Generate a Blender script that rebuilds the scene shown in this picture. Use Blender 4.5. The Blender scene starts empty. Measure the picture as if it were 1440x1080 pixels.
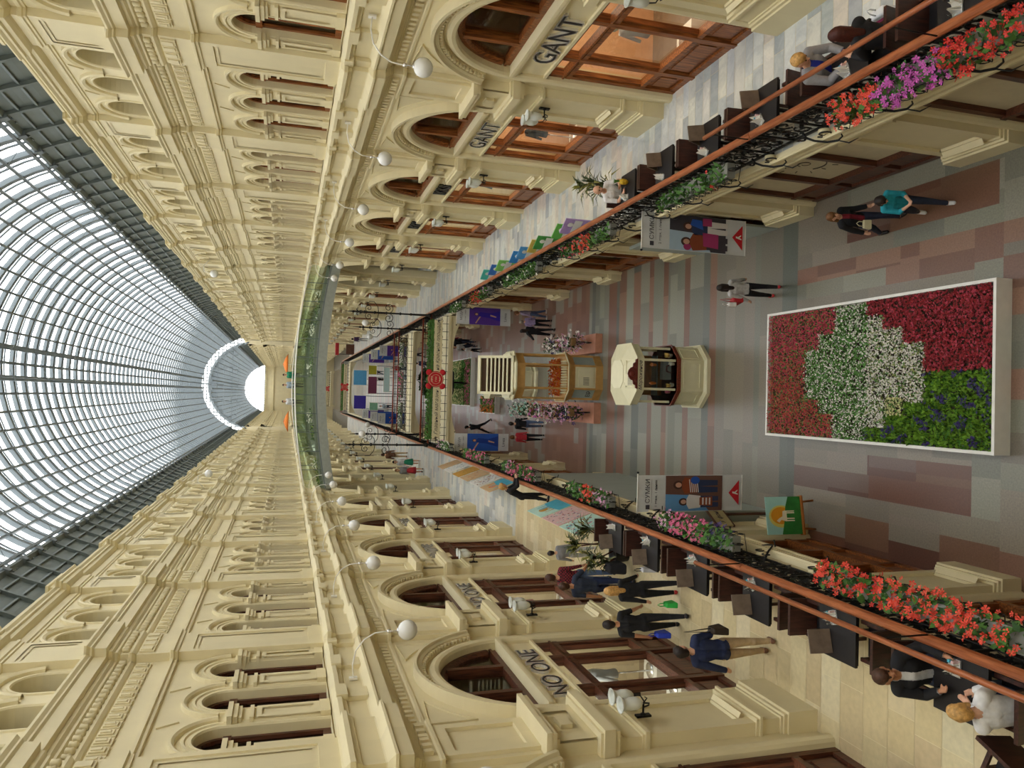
import bpy, math, random
from mathutils import Vector, Matrix
random.seed(7)
SC = bpy.context.scene
COL = SC.collection
PI = math.pi
def sr(h):
    h = h.lstrip('#')
    r = []
    for i in (0, 2, 4):
        c = int(h[i:i+2], 16)/255
        r.append(c/12.92 if c <= .04045 else ((c+.055)/1.055)**2.4)
    return r
# ---------------------------------------------------------------- camera (held turned a quarter turn: up in the hall is left in the frame)
TH, YAW, ROLL, FPX = .2863, .01898, .03076, 1077.0
def cam_matrix():
    c, s = math.cos, math.sin
    Rz = Matrix(((c(YAW), -s(YAW), 0), (s(YAW), c(YAW), 0), (0, 0, 1)))
    B = Matrix(((1, 0, 0), (0, 0, -1), (0, 1, 0)))
    Rx = Matrix(((1, 0, 0), (0, c(TH), -s(TH)), (0, s(TH), c(TH))))
    Rr = Matrix(((c(ROLL), -s(ROLL), 0), (s(ROLL), c(ROLL), 0), (0, 0, 1)))
    R = Rr @ Rx @ B @ Rz
    right, down, fwd = Vector(R[0]), Vector(R[1]), Vector(R[2])
    M = Matrix((down, right, -fwd)).transposed().to_4x4()
    M.translation = Vector((-.87, 0, 12.2))
    return M
cam = bpy.data.objects.new('camera', bpy.data.cameras.new('camera'))
COL.objects.link(cam)
cam.matrix_world = cam_matrix()
cam.data.sensor_fit = 'HORIZONTAL'
cam.data.sensor_width = 36
cam.data.lens = 36*FPX/1440
cam.data.clip_start = .05
cam.data.clip_end = 500
SC.camera = cam
# ---------------------------------------------------------------- sky (flat overcast), exposure
w = bpy.data.worlds.new('overcast_sky')
SC.world = w
w.use_nodes = True
bg = w.node_tree.nodes['Background']
bg.inputs['Color'].default_value = (1, .99, .97, 1)
bg.inputs['Strength'].default_value = 3.3
SC.view_settings.view_transform = 'Standard'
SC.view_settings.look = 'None'
SC.view_settings.exposure = .42
SC.view_settings.gamma = 1
SC.view_settings.use_curve_mapping = False
SC.cycles.transparent_max_bounces = 16
SC.cycles.diffuse_bounces = 6
# ---------------------------------------------------------------- materials
def nodes(name):
    m = bpy.data.materials.new(name)
    m.use_nodes = True
    nt = m.node_tree
    return m, nt, nt.nodes['Principled BSDF']
MATS = {}
def mat(name, col, rough=.6, metal=0, var=.06, scale=6, spec=.4, bump=0, emit=None, es=0):
    """one colour with a little procedural mottling"""
    if name in MATS: return MATS[name]
    m, nt, b = nodes(name)
    c = sr(col)
    b.inputs['Roughness'].default_value = rough
    b.inputs['Metallic'].default_value = metal
    b.inputs['Specular IOR Level'].default_value = spec
    if var:
        tc = nt.nodes.new('ShaderNodeTexCoord')
        n = nt.nodes.new('ShaderNodeTexNoise')
        n.inputs['Scale'].default_value = scale
        n.inputs['Detail'].default_value = 4
        nt.links.new(tc.outputs['Object'], n.inputs['Vector'])
        r = nt.nodes.new('ShaderNodeValToRGB')
        r.color_ramp.elements[0].position = .3
        r.color_ramp.elements[1].position = .7
        r.color_ramp.elements[0].color = [x*(1-var*1.5) for x in c]+[1]
        r.color_ramp.elements[1].color = [min(1, x*(1+var)) for x in c]+[1]
        nt.links.new(n.outputs['Fac'], r.inputs['Fac'])
        nt.links.new(r.outputs['Color'], b.inputs['Base Color'])
        if bump:
            bp = nt.nodes.new('ShaderNodeBump')
            bp.inputs['Strength'].default_value = bump
            nt.links.new(n.outputs['Fac'], bp.inputs['Height'])
            nt.links.new(bp.outputs['Normal'], b.inputs['Normal'])
    else:
        b.inputs['Base Color'].default_value = c+[1]
    if emit:
        b.inputs['Emission Color'].default_value = sr(emit)+[1]
        b.inputs['Emission Strength'].default_value = es
    MATS[name] = m
    return m
def wood(name, dark, light, rough=.4, ax=2):
    if name in MATS: return MATS[name]
    m, nt, b = nodes(name)
    tc = nt.nodes.new('ShaderNodeTexCoord')
    mp = nt.nodes.new('ShaderNodeMapping')
    s = [14, 14, 14]; s[ax] = 1.2
    mp.inputs['Scale'].default_value = s
    n = nt.nodes.new('ShaderNodeTexNoise')
    n.inputs['Scale'].default_value = 2
    n.inputs['Detail'].default_value = 6
    r = nt.nodes.new('ShaderNodeValToRGB')
    r.color_ramp.elements[0].position = .35
    r.color_ramp.elements[1].position = .68
    r.color_ramp.elements[0].color = sr(dark)+[1]
    r.color_ramp.elements[1].color = sr(light)+[1]
    nt.links.new(tc.outputs['Object'], mp.inputs['Vector'])
    nt.links.new(mp.outputs['Vector'], n.inputs['Vector'])
    nt.links.new(n.outputs['Fac'], r.inputs['Fac'])
    nt.links.new(r.outputs['Color'], b.inputs['Base Color'])
    b.inputs['Roughness'].default_value = rough
    MATS[name] = m
    return m
def stone(name, rough=.3, grain=.12, scale=40, vein=0):
    """slabs coloured one by one (face colours), with grain and veins"""
    m, nt, b = nodes(name)
    at = nt.nodes.new('ShaderNodeVertexColor'); at.layer_name = 'slab'
    tc = nt.nodes.new('ShaderNodeTexCoord')
    n = nt.nodes.new('ShaderNodeTexNoise')
    n.inputs['Scale'].default_value = scale; n.inputs['Detail'].default_value = 8
    nt.links.new(tc.outputs['Object'], n.inputs['Vector'])
    r = nt.nodes.new('ShaderNodeValToRGB')
    r.color_ramp.elements[0].position = .3; r.color_ramp.elements[1].position = .7
    r.color_ramp.elements[0].color = (1-grain*1.6,)*3+(1,)
    r.color_ramp.elements[1].color = (1+grain*.3,)*3+(1,)
    nt.links.new(n.outputs['Fac'], r.inputs['Fac'])
    mx = nt.nodes.new('ShaderNodeMix'); mx.data_type = 'RGBA'; mx.blend_type = 'MULTIPLY'
    mx.inputs['Factor'].default_value = 1
    nt.links.new(at.outputs['Color'], mx.inputs['A']); nt.links.new(r.outputs['Color'], mx.inputs['B'])
    out = mx.outputs['Result']
    if vein:
        n2 = nt.nodes.new('ShaderNodeTexNoise'); n2.inputs['Scale'].default_value = vein; n2.inputs['Detail'].default_value = 5
        n2.inputs['Distortion'].default_value = 2.5
        nt.links.new(tc.outputs['Object'], n2.inputs['Vector'])
        r2 = nt.nodes.new('ShaderNodeValToRGB')
        e = r2.color_ramp.elements
        e[0].position = .42; e[1].position = .56
        e[0].color = (.87, .88, .9, 1); e[1].color = (1, 1, 1, 1)
        nt.links.new(n2.outputs['Fac'], r2.inputs['Fac'])
        m2 = nt.nodes.new('ShaderNodeMix'); m2.data_type = 'RGBA'; m2.blend_type = 'MULTIPLY'; m2.inputs['Factor'].default_value = 1
        nt.links.new(out, m2.inputs['A']); nt.links.new(r2.outputs['Color'], m2.inputs['B'])
        out = m2.outputs['Result']
    nt.links.new(out, b.inputs['Base Color'])
    b.inputs['Roughness'].default_value = rough
    return m
def glass(name, tint='ffffff', refl=.12, rough=.02, gz=.5):
    m, nt, b = nodes(name)
    nt.nodes.remove(b)
    o = nt.nodes['Material Output']
    t = nt.nodes.new('ShaderNodeBsdfTransparent'); t.inputs['Color'].default_value = sr(tint)+[1]
    g = nt.nodes.new('ShaderNodeBsdfGlossy'); g.inputs['Roughness'].default_value = rough
    lw = nt.nodes.new('ShaderNodeLayerWeight'); lw.inputs['Blend'].default_value = .5
    fr = nt.nodes.new('ShaderNodeMath'); fr.operation = 'POWER'; fr.inputs[1].default_value = 5
    nt.links.new(lw.outputs['Facing'], fr.inputs[0])
    ad = nt.nodes.new('ShaderNodeMath'); ad.operation = 'MULTIPLY_ADD'; ad.inputs[1].default_value = gz; ad.inputs[2].default_value = refl
    mx = nt.nodes.new('ShaderNodeMixShader')
    nt.links.new(fr.outputs[0], ad.inputs[0]); nt.links.new(ad.outputs[0], mx.inputs['Fac'])
    nt.links.new(t.outputs[0], mx.inputs[1]); nt.links.new(g.outputs[0], mx.inputs[2])
    nt.links.new(mx.outputs[0], o.inputs['Surface'])
    return m
CREAM = mat('cream_painted_stucco', 'dbcfa8', .62, var=.035, scale=1.3)
CREAMD = mat('cream_plinth_paint', 'd5cdad', .6, var=.05, scale=3)
GWOOD = wood('polished_brown_wood', '5e3114', 'a3622f')
DWOOD = wood('dark_brown_wood', '3a1f16', '6b3d28')
REDW = wood('mahogany', '5e1f10', '93402a', .3, 1)
RAILW = wood('handrail_wood', '8a4a2a', 'b56c44', .3, 1)
IRON = mat('black_wrought_iron', '1e1e1f', .45, .3, var=.1, scale=30)
STEEL = mat('grey_painted_steel', '6f787c', .5, .2, var=.05, scale=3)
STEELD = mat('dark_grey_roof_steel', '5f6a6c', .5, .2, var=.06, scale=3)
GUTTER = mat('grey_gutter_metal', '6f7876', .5, .3, var=.08, scale=2)
ROOFG = glass('roof_glass', 'fbfdff', .02, .02, .12)
PANE = glass('window_glass', 'dfe6e2', .1)
DPANE = glass('dark_window_glass', '9aa8a2', .16)
WHITE = mat('white_paint', 'e9e7df', .5, var=.03)
GLOBE = mat('white_opal_glass', 'e8e8e4', .25, var=.02, spec=.5)
CHROME = mat('chrome', 'e6e6e6', .22, .7, var=0)
BLACK = mat('black_lacquer', '1a1718', .45, var=.08, scale=12)
# ---------------------------------------------------------------- mesh building
class MB:
    def __init__(s): s.v = []; s.f = []; s.m = []; s.s = []; s.c = []
    def add(s, vs, fs, mi=0, sm=False, col=None):
        o = len(s.v)
        s.v += [tuple(x) for x in vs]
        for f in fs:
            s.f.append([i+o for i in f]); s.m.append(mi); s.s.append(sm); s.c.append(col)
        return s
    def quad(s, a, b, c, d, mi=0, col=None): return s.add([a, b, c, d], [(0, 1, 2, 3)], mi, False, col)
    def box(s, x0, x1, y0, y1, z0, z1, mi=0, M=None):
        v = [(x0, y0, z0), (x1, y0, z0), (x1, y1, z0), (x0, y1, z0), (x0, y0, z1), (x1, y0, z1), (x1, y1, z1), (x0, y1, z1)]
        if M is not None: v = [M @ Vector(p) for p in v]
        return s.add(v, [(0, 3, 2, 1), (4, 5, 6, 7), (0, 1, 5, 4), (1, 2, 6, 5), (2, 3, 7, 6), (3, 0, 4, 7)], mi)
    def cbox(s, c, d, mi=0, rz=0, M=None):
        T = Matrix.Translation(c) @ Matrix.Rotation(rz, 4, 'Z')
        if M is not None: T = T @ M
        return s.box(-d[0]/2, d[0]/2, -d[1]/2, d[1]/2, -d[2]/2, d[2]/2, mi, T)
    def prism(s, pts, z0, z1, mi=0, M=None, pts2=None):
        n = len(pts); q = pts2 or pts
        v = [(p[0], p[1], z0) for p in pts]+[(p[0], p[1], z1) for p in q]
        if M is not None: v = [M @ Vector(p) for p in v]
        f = [tuple(range(n-1, -1, -1)), tuple(range(n, 2*n))]+[(i, (i+1) % n, n+(i+1) % n, n+i) for i in range(n)]
        return s.add(v, f, mi)
    def tube(s, pts, r, n=6, mi=0, closed=False, sm=True):
        pts = [Vector(p) for p in pts]; k = len(pts)
        rs = r if isinstance(r, (list, tuple)) else [r]*k
        v = []; up = None
        for i, p in enumerate(pts):
            if closed: t = pts[(i+1) % k]-pts[i-1]
            else: t = pts[min(i+1, k-1)]-pts[max(i-1, 0)]
            if t.length < 1e-9: t = Vector((0, 0, 1))
            t.normalize()
            if up is None: up = t.orthogonal().normalized()
            a = (up-t*up.dot(t))
            a = a.normalized() if a.length > 1e-6 else t.orthogonal().normalized()
            up = a; b = t.cross(a)
            for j in range(n):
                an = 2*PI*j/n
                v.append(p+(a*math.cos(an)+b*math.sin(an))*rs[i])
        f = []
        for i in range(k if closed else k-1):
            i2 = (i+1) % k
            for j in range(n):
                f.append((i*n+j, i*n+(j+1) % n, i2*n+(j+1) % n, i2*n+j))
        if not closed: f += [tuple(range(n-1, -1, -1)), tuple(range((k-1)*n, k*n))]
        return s.add(v, f, mi, sm)
    def lathe(s, prof, n=16, c=(0, 0, 0), mi=0, sm=True, M=None):
        v = []; f = []
        for (r, z) in prof:
            for j in range(n):
                a = 2*PI*j/n
                p = Vector((c[0]+r*math.cos(a), c[1]+r*math.sin(a), c[2]+z))
                v.append(M @ p if M is not None else p)
        for i in range(len(prof)-1):
            for j in range(n):
                f.append((i*n+j, i*n+(j+1) % n, (i+1)*n+(j+1) % n, (i+1)*n+j))
        f += [tuple(range(n-1, -1, -1)), tuple(range((len(prof)-1)*n, len(prof)*n))]
        return s.add(v, f, mi, sm)
    def ball(s, c, r, n=10, mi=0, M=None):
        if not isinstance(r, (list, tuple)): r = (r, r, r)
        v = []; f = []; h = n//2
        for i in range(h+1):
            t = PI*i/h
            for j in range(n):
                a = 2*PI*j/n
                p = Vector((r[0]*math.sin(t)*math.cos(a), r[1]*math.sin(t)*math.sin(a), r[2]*math.cos(t)))
                if M is not None: p = M @ p
                v.append(p+Vector(c))
        for i in range(h):
            for j in range(n):
                f.append((i*n+j, (i+1)*n+j, (i+1)*n+(j+1) % n, i*n+(j+1) % n))
        return s.add(v, f, mi, True)
    def build(s, name, mats, parent=None, loc=None, rz=0, cols=None):
        me = bpy.data.meshes.new(name)
        me.from_pydata(s.v, [], s.f)
        if not isinstance(mats, (list, tuple)): mats = [mats]
        for m in mats: me.materials.append(m)
        me.polygons.foreach_set('material_index', s.m)
        me.polygons.foreach_set('use_smooth', s.s)
        if cols:
            ca = me.color_attributes.new(cols, 'FLOAT_COLOR', 'CORNER')
            buf = []
            for f, c in zip(s.f, s.c): buf += (list(c or (1, 1, 1))+[1])*len(f)
            ca.data.foreach_set('color', buf)
        me.update()
        o = bpy.data.objects.new(name, me)
        COL.objects.link(o)
        if parent is not None:
            o.parent = parent; KT.setdefault(parent.name, []).append(o)
        if loc is not None: o.location = loc
        o.rotation_euler = (0, 0, rz)
        return o
def tag(o, label=None, cat=None, group=None, kind=None):
    if label: o['label'] = label
    if cat: o['category'] = cat
    if group: o['group'] = group
    if kind: o['kind'] = kind
    return o
def struct(o): o['kind'] = 'structure'; return o
def thing(name, label, cat, loc=(0, 0, 0), rz=0, group=None):
    o = bpy.data.objects.new(name, None); COL.objects.link(o)
    o.location = loc; o.rotation_euler = (0, 0, rz); o.empty_display_size = .1
    return tag(o, label, cat, group)
KT = {}
def dup(o, loc, rz=None, label=None, group=None):
    def cp(x, par):
        c = x.copy(); COL.objects.link(c)
        if par is not None:
            c.parent = par; KT.setdefault(par.name, []).append(c)
        for k in list(KT.get(x.name, ())): cp(k, c)
        return c
    r = cp(o, None)
    r.location = loc
    if rz is not None: r.rotation_euler = (0, 0, rz)
    if label: r['label'] = label
    if group: r['group'] = group
    return r
def text_mesh(mb, s, size, M, depth=.02, mi=0, font=None, align='CENTER', shear=0, sx=1, bold=0):
    """letters as solid mesh: s written along +x, up +y, facing +z, then placed by M"""
    cu = bpy.data.curves.new('t', 'FONT'); cu.body = s; cu.size = size; cu.extrude = depth/2
    cu.align_x = align; cu.align_y = 'CENTER'; cu.shear = shear; cu.resolution_u = 3; cu.offset = bold
    ob = bpy.data.objects.new('t', cu); COL.objects.link(ob)
    dg = bpy.context.evaluated_depsgraph_get()
    me = bpy.data.meshes.new_from_object(ob.evaluated_get(dg))
    mb.add([M @ Vector((v.co.x*sx, v.co.y, v.co.z)) for v in me.vertices], [tuple(p.vertices) for p in me.polygons], mi)
    bpy.data.objects.remove(ob); bpy.data.curves.remove(cu); bpy.data.meshes.remove(me)
def frame(origin, xdir, ydir):
    x = Vector(xdir).normalized(); y = Vector(ydir).normalized(); z = x.cross(y)
    M = Matrix((x, y, z)).transposed().to_4x4(); M.translation = Vector(origin)
    return M
# ================================================================ THE HALL
BAY, Y0 = 5.6, 13.66
HB = 2.8
NB0, NB1 = -3, 17                       # bays of the first hall: k = NB0 .. NB1-1
YEND = Y0+BAY*(NB1-1)+HB                # far end of the first glass vault
def bay_y(k): return Y0+BAY*k
def mold(mb, prof, d0, dp, sb=2.2, mi=0, hb=HB):
    """a horizontal moulding over one bay that breaks forward by dp over the pilasters"""
    rows = []
    for p, z in prof:
        rows.append([(d0+dp+p, -hb, z), (d0+dp+p, -sb+p, z), (d0+p, -sb+p, z), (d0+p, sb-p, z), (d0+dp+p, sb-p, z), (d0+dp+p, hb, z)])
    for a, b in zip(rows, rows[1:]):
        for i in range(5): mb.quad(a[i], a[i+1], b[i+1], b[i], mi)
def arch_sweep(mb, prof, sc, zc, a0=0, a1=PI, n=20, legs=None, mi=0, sm=False):
    """profile [(r, d)] swept round an arch centred (sc, zc); legs = z the profile runs straight down to"""
    st = []
    if legs is not None: st.append((1, legs, 0))
    for i in range(n+1): st.append((0, a0+(a1-a0)*i/n, 0))
    if legs is not None: st.append((-1, legs, 0))
    rows = []
    for k, v, _ in st:
        if k: rows.append([(d, sc+k*r, v) for r, d in prof])
        else: rows.append([(d, sc+r*math.cos(v), zc+r*math.sin(v)) for r, d in prof])
    for a, b in zip(rows, rows[1:]):
        for i in range(len(prof)-1): mb.quad(a[i], a[i+1], b[i+1], b[i], mi)
def arch_wall(mb, d, s0, s1, z0, z1, arches, mi=0, n=14):
    """flat wall in the plane x=d with round-headed openings (sc, half width, z bottom, z spring)"""
    x = s0
    for sc, hw, zb, zs in arches:
        mb.quad((d, x, z0), (d, sc-hw, z0), (d, sc-hw, z1), (d, x, z1), mi)
        if zb > z0: mb.quad((d, sc-hw, z0), (d, sc+hw, z0), (d, sc+hw, zb), (d, sc-hw, zb), mi)
        for i in range(n):
            a, b = PI-PI*i/n, PI-PI*(i+1)/n
            sa, sb_ = sc+hw*math.cos(a), sc+hw*math.cos(b)
            mb.quad((d, sa, zs+hw*math.sin(a)), (d, sb_, zs+hw*math.sin(b)), (d, sb_, z1), (d, sa, z1), mi)
        x = sc+hw
    mb.quad((d, x, z0), (d, s1, z0), (d, s1, z1), (d, x, z1), mi)
def panel(mb, d, s0, s1, z0, z1, w, dep, mi=0):
    """a sunk panel with a sloped moulded edge, in a face x=d"""
    def rect(dd, k): return [(dd, s0+k, z0+k), (dd, s1-k, z0+k), (dd, s1-k, z1-k), (dd, s0+k, z1-k)]
    rs = [rect(d, 0), rect(d+.02, w*.3), rect(d+.02, w*.45), rect(d-dep, w)]
    for a, b in zip(rs, rs[1:]):
        for i in range(4): mb.quad(a[i], a[(i+1) % 4], b[(i+1) % 4], b[i], mi)
    mb.quad(*rs[-1], mi)
def face_with_hole(mb, d, s0, s1, z0, z1, h, mi=0):
    a, b, c, e = h
    for q in ((s0, s1, z0, c), (s0, s1, e, z1), (s0, a, c, e), (b, s1, c, e)):
        if q[1]-q[0] > 1e-4 and q[3]-q[2] > 1e-4: mb.quad((d, q[0], q[2]), (d, q[1], q[2]), (d, q[1], q[3]), (d, q[0], q[3]), mi)
WCS = (-1.48, 0, 1.48)
L3S, L3Z = 11.36, 12.97                # sill and spring of the upper windows
def bay_masonry(open_passage=False):
    mb = MB()
    # ---- shop storey: wall with the big arch
    arch_wall(mb, .1, -2.2, 2.2, 4.1, 10.05, [(0, 1.98, 4.1, 7.66)], n=24)
    arch_sweep(mb, [(1.70, -.22), (1.70, .12), (1.73, .17), (1.80, .19), (1.88, .17), (1.90, .12), (1.93, .12), (1.95, .1), (1.99, .1)], 0, 7.66, n=28, legs=4.1)
    al = math.asin((8.42-7.66)/2.1)
    arch_sweep(mb, [(1.96, .1), (1.97, .15), (2.03, .15), (2.04, .24), (2.10, .26), (2.13, .31), (2.19, .31), (2.19, .1)], 0, 7.66, a0=al, a1=PI-al, n=26)
    n = 44
    for i in range(n):
        a = al+(PI-2*al)*(i+.5)/n
        M = Matrix(((1, 0, 0, .17), (0, math.cos(a), -math.sin(a), 2.005*math.cos(a)), (0, math.sin(a), math.cos(a), 7.66+2.005*math.sin(a)), (0, 0, 0, 1)))
        mb.box(-.04, .05, -.03, .03, -.024, .024, 0, M)
    # triangular sunk spandrel mouldings
    for sg in (1, -1):
        pts = []
        for i in range(7):
            a = math.radians(38+i*4.6); pts.append((.1, sg*2.42*math.cos(a), 7.66+2.42*math.sin(a)))
        tri = [(.1, sg*1.93, 9.93)]+pts
        k = [Vector(p) for p in tri]; cen = sum(k, Vector())/len(k)
        inn = [cen+(p-cen)*.88+Vector((-.05, 0, 0)) for p in k]
        out = [p+Vector((.03, 0, 0)) for p in k]
        for i in range(len(k)):
            j = (i+1) % len(k)
            mb.quad(k[i], k[j], out[j], out[i]); mb.quad(out[i], out[j], inn[j], inn[i])
        mb.add(inn, [tuple(range(len(inn)))])
    for sg in (1, -1):                 # half pilasters at both ends of the bay
        a, b = (2.2, 2.8) if sg > 0 else (-2.8, -2.2)
        def bx(d, z0, z1, sx=0):
            mb.box(-.25, d, a-(sx if sg > 0 else 0), b+(0 if sg > 0 else sx), z0, z1)
        bx(.44, 4.1, 4.62, .09); bx(.40, 4.62, 4.68, .06); bx(.36, 4.68, 4.72, .03)
        bx(.33, 4.72, 5.05); bx(.40, 5.05, 5.10, .05); bx(.36, 5.10, 5.15, .03)
        bx(.24, 5.15, 6.95)
        hole = (a+.2, b, 5.35, 6.8) if sg > 0 else (a, b-.2, 5.35, 6.8)
        face_with_hole(mb, .30, a, b, 5.15, 6.95, hole)
        q = hole[0] if sg > 0 else hole[1]
        mb.quad((.24, q, 5.35), (.24, q, 6.8), (.30, q, 6.8), (.30, q, 5.35))
        mb.quad((.24, hole[0], 6.8), (.24, hole[1], 6.8), (.30, hole[1], 6.8), (.30, hole[0], 6.8))
        mb.quad((.245, hole[0], 5.35), (.245, hole[1], 5.35), (.38, hole[1], 5.28), (.38, hole[0], 5.28))
        o = a if sg > 0 else b
        mb.quad((.24, o, 5.15), (.30, o, 5.15), (.30, o, 6.95), (.24, o, 6.95))
        bx(.36, 6.95, 7.02, .05); bx(.31, 7.02, 7.06, .02); bx(.28, 7.06, 7.34)
        bx(.31, 7.34, 7.40, .03); bx(.36, 7.40, 7.47, .07); bx(.46, 7.47, 7.55, .14); bx(.50, 7.55, 7.72, .17)
        bx(.44, 7.72, 7.76, .12)
        bx(.30, 7.76, 8.36); c0 = 2.8*sg
        face_with_hole(mb, .34, a, b, 7.76, 8.36, (a+.2, b, 7.88, 8.26) if sg > 0 else (a, b-.2, 7.88, 8.26))
        mb.box(.3, .37, min(c0, c0-sg*.16), max(c0, c0-sg*.16), 7.98, 8.16)
        bx(.40, 8.36, 8.42, .06); bx(.50, 8.42, 8.50, .12); bx(.53, 8.50, 8.58, .14)
        bx(.20, 8.58, 10.0)
        s0, s1 = (2.3, 2.8) if sg > 0 else (-2.8, -2.3)
        hole = (s0+.14, s1, 8.75, 9.8) if sg > 0 else (s0, s1-.14, 8.75, 9.8)
        face_with_hole(mb, .26, s0-.0, s1, 8.58, 10.0, hole)
        for q in (hole[0 if sg > 0 else 1],): mb.quad((.2, q, 8.75), (.2, q, 9.8), (.26, q, 9.8), (.26, q, 8.75))
        mb.quad((.2, hole[0], 9.8), (.2, hole[1], 9.8), (.26, hole[1], 9.8), (.26, hole[0], 9.8))
        mb.quad((.2, hole[0], 8.75), (.2, hole[1], 8.75), (.26, hole[1], 8.75), (.26, hole[0], 8.75))
        o = s0 if sg > 0 else s1
        mb.quad((.1, o, 8.58), (.26, o, 8.58), (.26, o, 10.0), (.1, o, 10.0))
    # ---- cornice between the storeys, with dentils, and the parapet over it
    mold(mb, [(0, 9.98), (.06, 9.99), (.06, 10.04), (.03, 10.06), (.03, 10.26), (.07, 10.28), (.07, 10.31), (.12, 10.33), (.12, 10.36), (.16, 10.37), (.17, 10.43), (.26, 10.45), (.27, 10.64), (.31, 10.66), (.31, 10.70), (.13, 10.78), (.12, 10.80), (.12, 11.1), (.16, 11.12), (.18, 11.18), (.23, 11.20), (.23, 11.27), (.1, 11.33), (-.5, 11.36)], .07, .17, 2.2)
    for i in range(23):
        y = -1.98+i*.18; mb.box(.08, .155, y-.045, y+.045, 10.12, 10.25)
    for sg in (1, -1):
        for q in (2.38, 2.56, 2.74): mb.box(.25, .33, sg*q-.045, sg*q+.045, 10.12, 10.25)
    for c in (-2.0, -.74, .74, 2.0):   # pedestals in the parapet under the piers
        mb.box(.05, .27, c-.2, c+.2, 10.76, 11.12); mb.box(.05, .33, c-.24, c+.24, 11.10, 11.28)
    # ---- window storey: three round-headed windows
    arch_wall(mb, .0, -2.2, 2.2, 11.3, 14.06, [(c, .44, L3S, L3Z) for c in WCS], n=12)
    for c in WCS:
        arch_sweep(mb, [(.40, -.40), (.40, .0), (.42, .03), (.46, .03), (.46, .015), (.50, .015), (.52, .04), (.56, .04), (.57, .0)], c, L3Z, n=16, legs=L3S)
        arch_sweep(mb, [(.62, 0), (.63, .05), (.67, .08), (.71, .08), (.72, 0)], c, L3Z+.02, a0=.12, a1=PI-.12, n=16)
        mb.quad((-.4, c-.44, L3S), (-.4, c+.44, L3S), (.05, c+.44, L3S), (.05, c-.44, L3S))
    for c in (-2.03, -.74, .74, 2.03):
        hw = .22 if abs(c) < 1 else .14
        mb.box(-.02, .05, c-hw, c+hw, 11.36, 12.98)
        face_with_hole(mb, .085, c-hw, c+hw, 11.5, 12.5, (c-hw+.08, c+hw-.08, 11.62, 12.42))
        mb.box(-.02, .10, c-hw-.02, c+hw+.02, 11.36, 11.52)
        mb.box(-.02, .10, c-hw-.02, c+hw+.02, 12.54, 12.60)
        for q, z in ((.02, 12.72), (.05, 12.78), (.08, 12.86)): mb.box(-.02, .08+q, c-hw-q, c+hw+q, z, z+.075)
        if abs(c) < 1:                 # small triangle between the hoods
            mb.add([(.0, c-.16, 13.92), (.0, c+.16, 13.92), (.0, c, 13.66), (-.06, c-.1, 13.9), (-.06, c+.1, 13.9), (-.06, c, 13.72)], [(3, 4, 5)])
            mb.prism([(c-.17, 13.95), (c+.17, 13.95), (c, 13.64)], .0, .025, 0, Matrix(((0, 0, 1, 0), (1, 0, 0, 0), (0, 1, 0, 0), (0, 0, 0, 1))))
    for sg in (1, -1):
        a, b = (2.2, 2.8) if sg > 0 else (-2.8, -2.2)
        mb.box(-.05, .13, a, b, 11.3, 14.06)
        hole = (a+.13, b, 11.62, 13.78) if sg > 0 else (a, b-.13, 11.62, 13.78)
        face_with_hole(mb, .18, a, b, 11.3, 14.06, hole)
        o = a if sg > 0 else b
        mb.quad((.13, o, 11.3), (.18, o, 11.3), (.18, o, 14.06), (.13, o, 14.06))
        q = hole[0] if sg > 0 else hole[1]
        mb.quad((.13, q, 11.62), (.13, q, 13.78), (.18, q, 13.78), (.18, q, 11.62))
        mb.quad((.13, hole[0], 13.78), (.13, hole[1], 13.78), (.18, hole[1], 13.78), (.18, hole[0], 13.78))
        mb.quad((.13, hole[0], 11.62), (.13, hole[1], 11.62), (.18, hole[1], 11.62), (.18, hole[0], 11.62))
        hm = (hole[0]+.07, hole[1], 11.7, 13.7) if sg > 0 else (hole[0], hole[1]-.07, 11.7, 13.7)
        face_with_hole(mb, .15, hole[0], hole[1], hole[2], hole[3], hm)
    # ---- main cornice
    mold(mb, [(0, 14.02), (.05, 14.03), (.05, 14.08), (.09, 14.10), (.09, 14.15), (.03, 14.17), (.025, 14.42), (.02, 14.75), (.05, 14.77), (.09, 14.82), (.09, 14.86), (.05, 14.88), (.05, 15.02), (.11, 15.06), (.11, 15.10), (.16, 15.14), (.17, 15.2), (.25, 15.22), (.26, 15.42), (.30, 15.45), (.30, 15.48), (.34, 15.53), (.34, 15.57), (.05, 15.66), (-.4, 15.68)], .0, .16, 2.2)
    nb = 14
    for i in range(nb):                # square bracket panels in the frieze
        y = -2.05+4.1*(i+.5)/nb
        mb.box(.02, .06, y-.12, y+.12, 14.46, 14.72); mb.box(.06, .085, y-.08, y+.08, 14.50, 14.70); mb.box(.08, .10, y-.04, y+.04, 14.54, 14.68)
    for sg in (1, -1):
        for q in (2.38, 2.66):
            mb.box(.18, .22, sg*q-.12, sg*q+.12, 14.46, 14.72); mb.box(.22, .245, sg*q-.08, sg*q+.08, 14.50, 14.70)
    for i in range(21):                # row of turned beads
        y = -2.1+4.2*(i+.5)/21
        mb.lathe([(.02, -.07), (.06, -.05), (.05, 0), (.06, .05), (.02, .07)], 6, (.09, y, 14.95))
    for sg in (1, -1):
        for q in (2.3, 2.5, 2.7): mb.lathe([(.02, -.07), (.06, -.05), (.05, 0), (.06, .05), (.02, .07)], 6, (.25, sg*q, 14.95))
    # ---- attic storey: three lunettes
    arch_wall(mb, .0, -2.2, 2.2, 15.6, 16.98, [(c, .50, 15.6, 16.12) for c in WCS], n=12)
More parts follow.
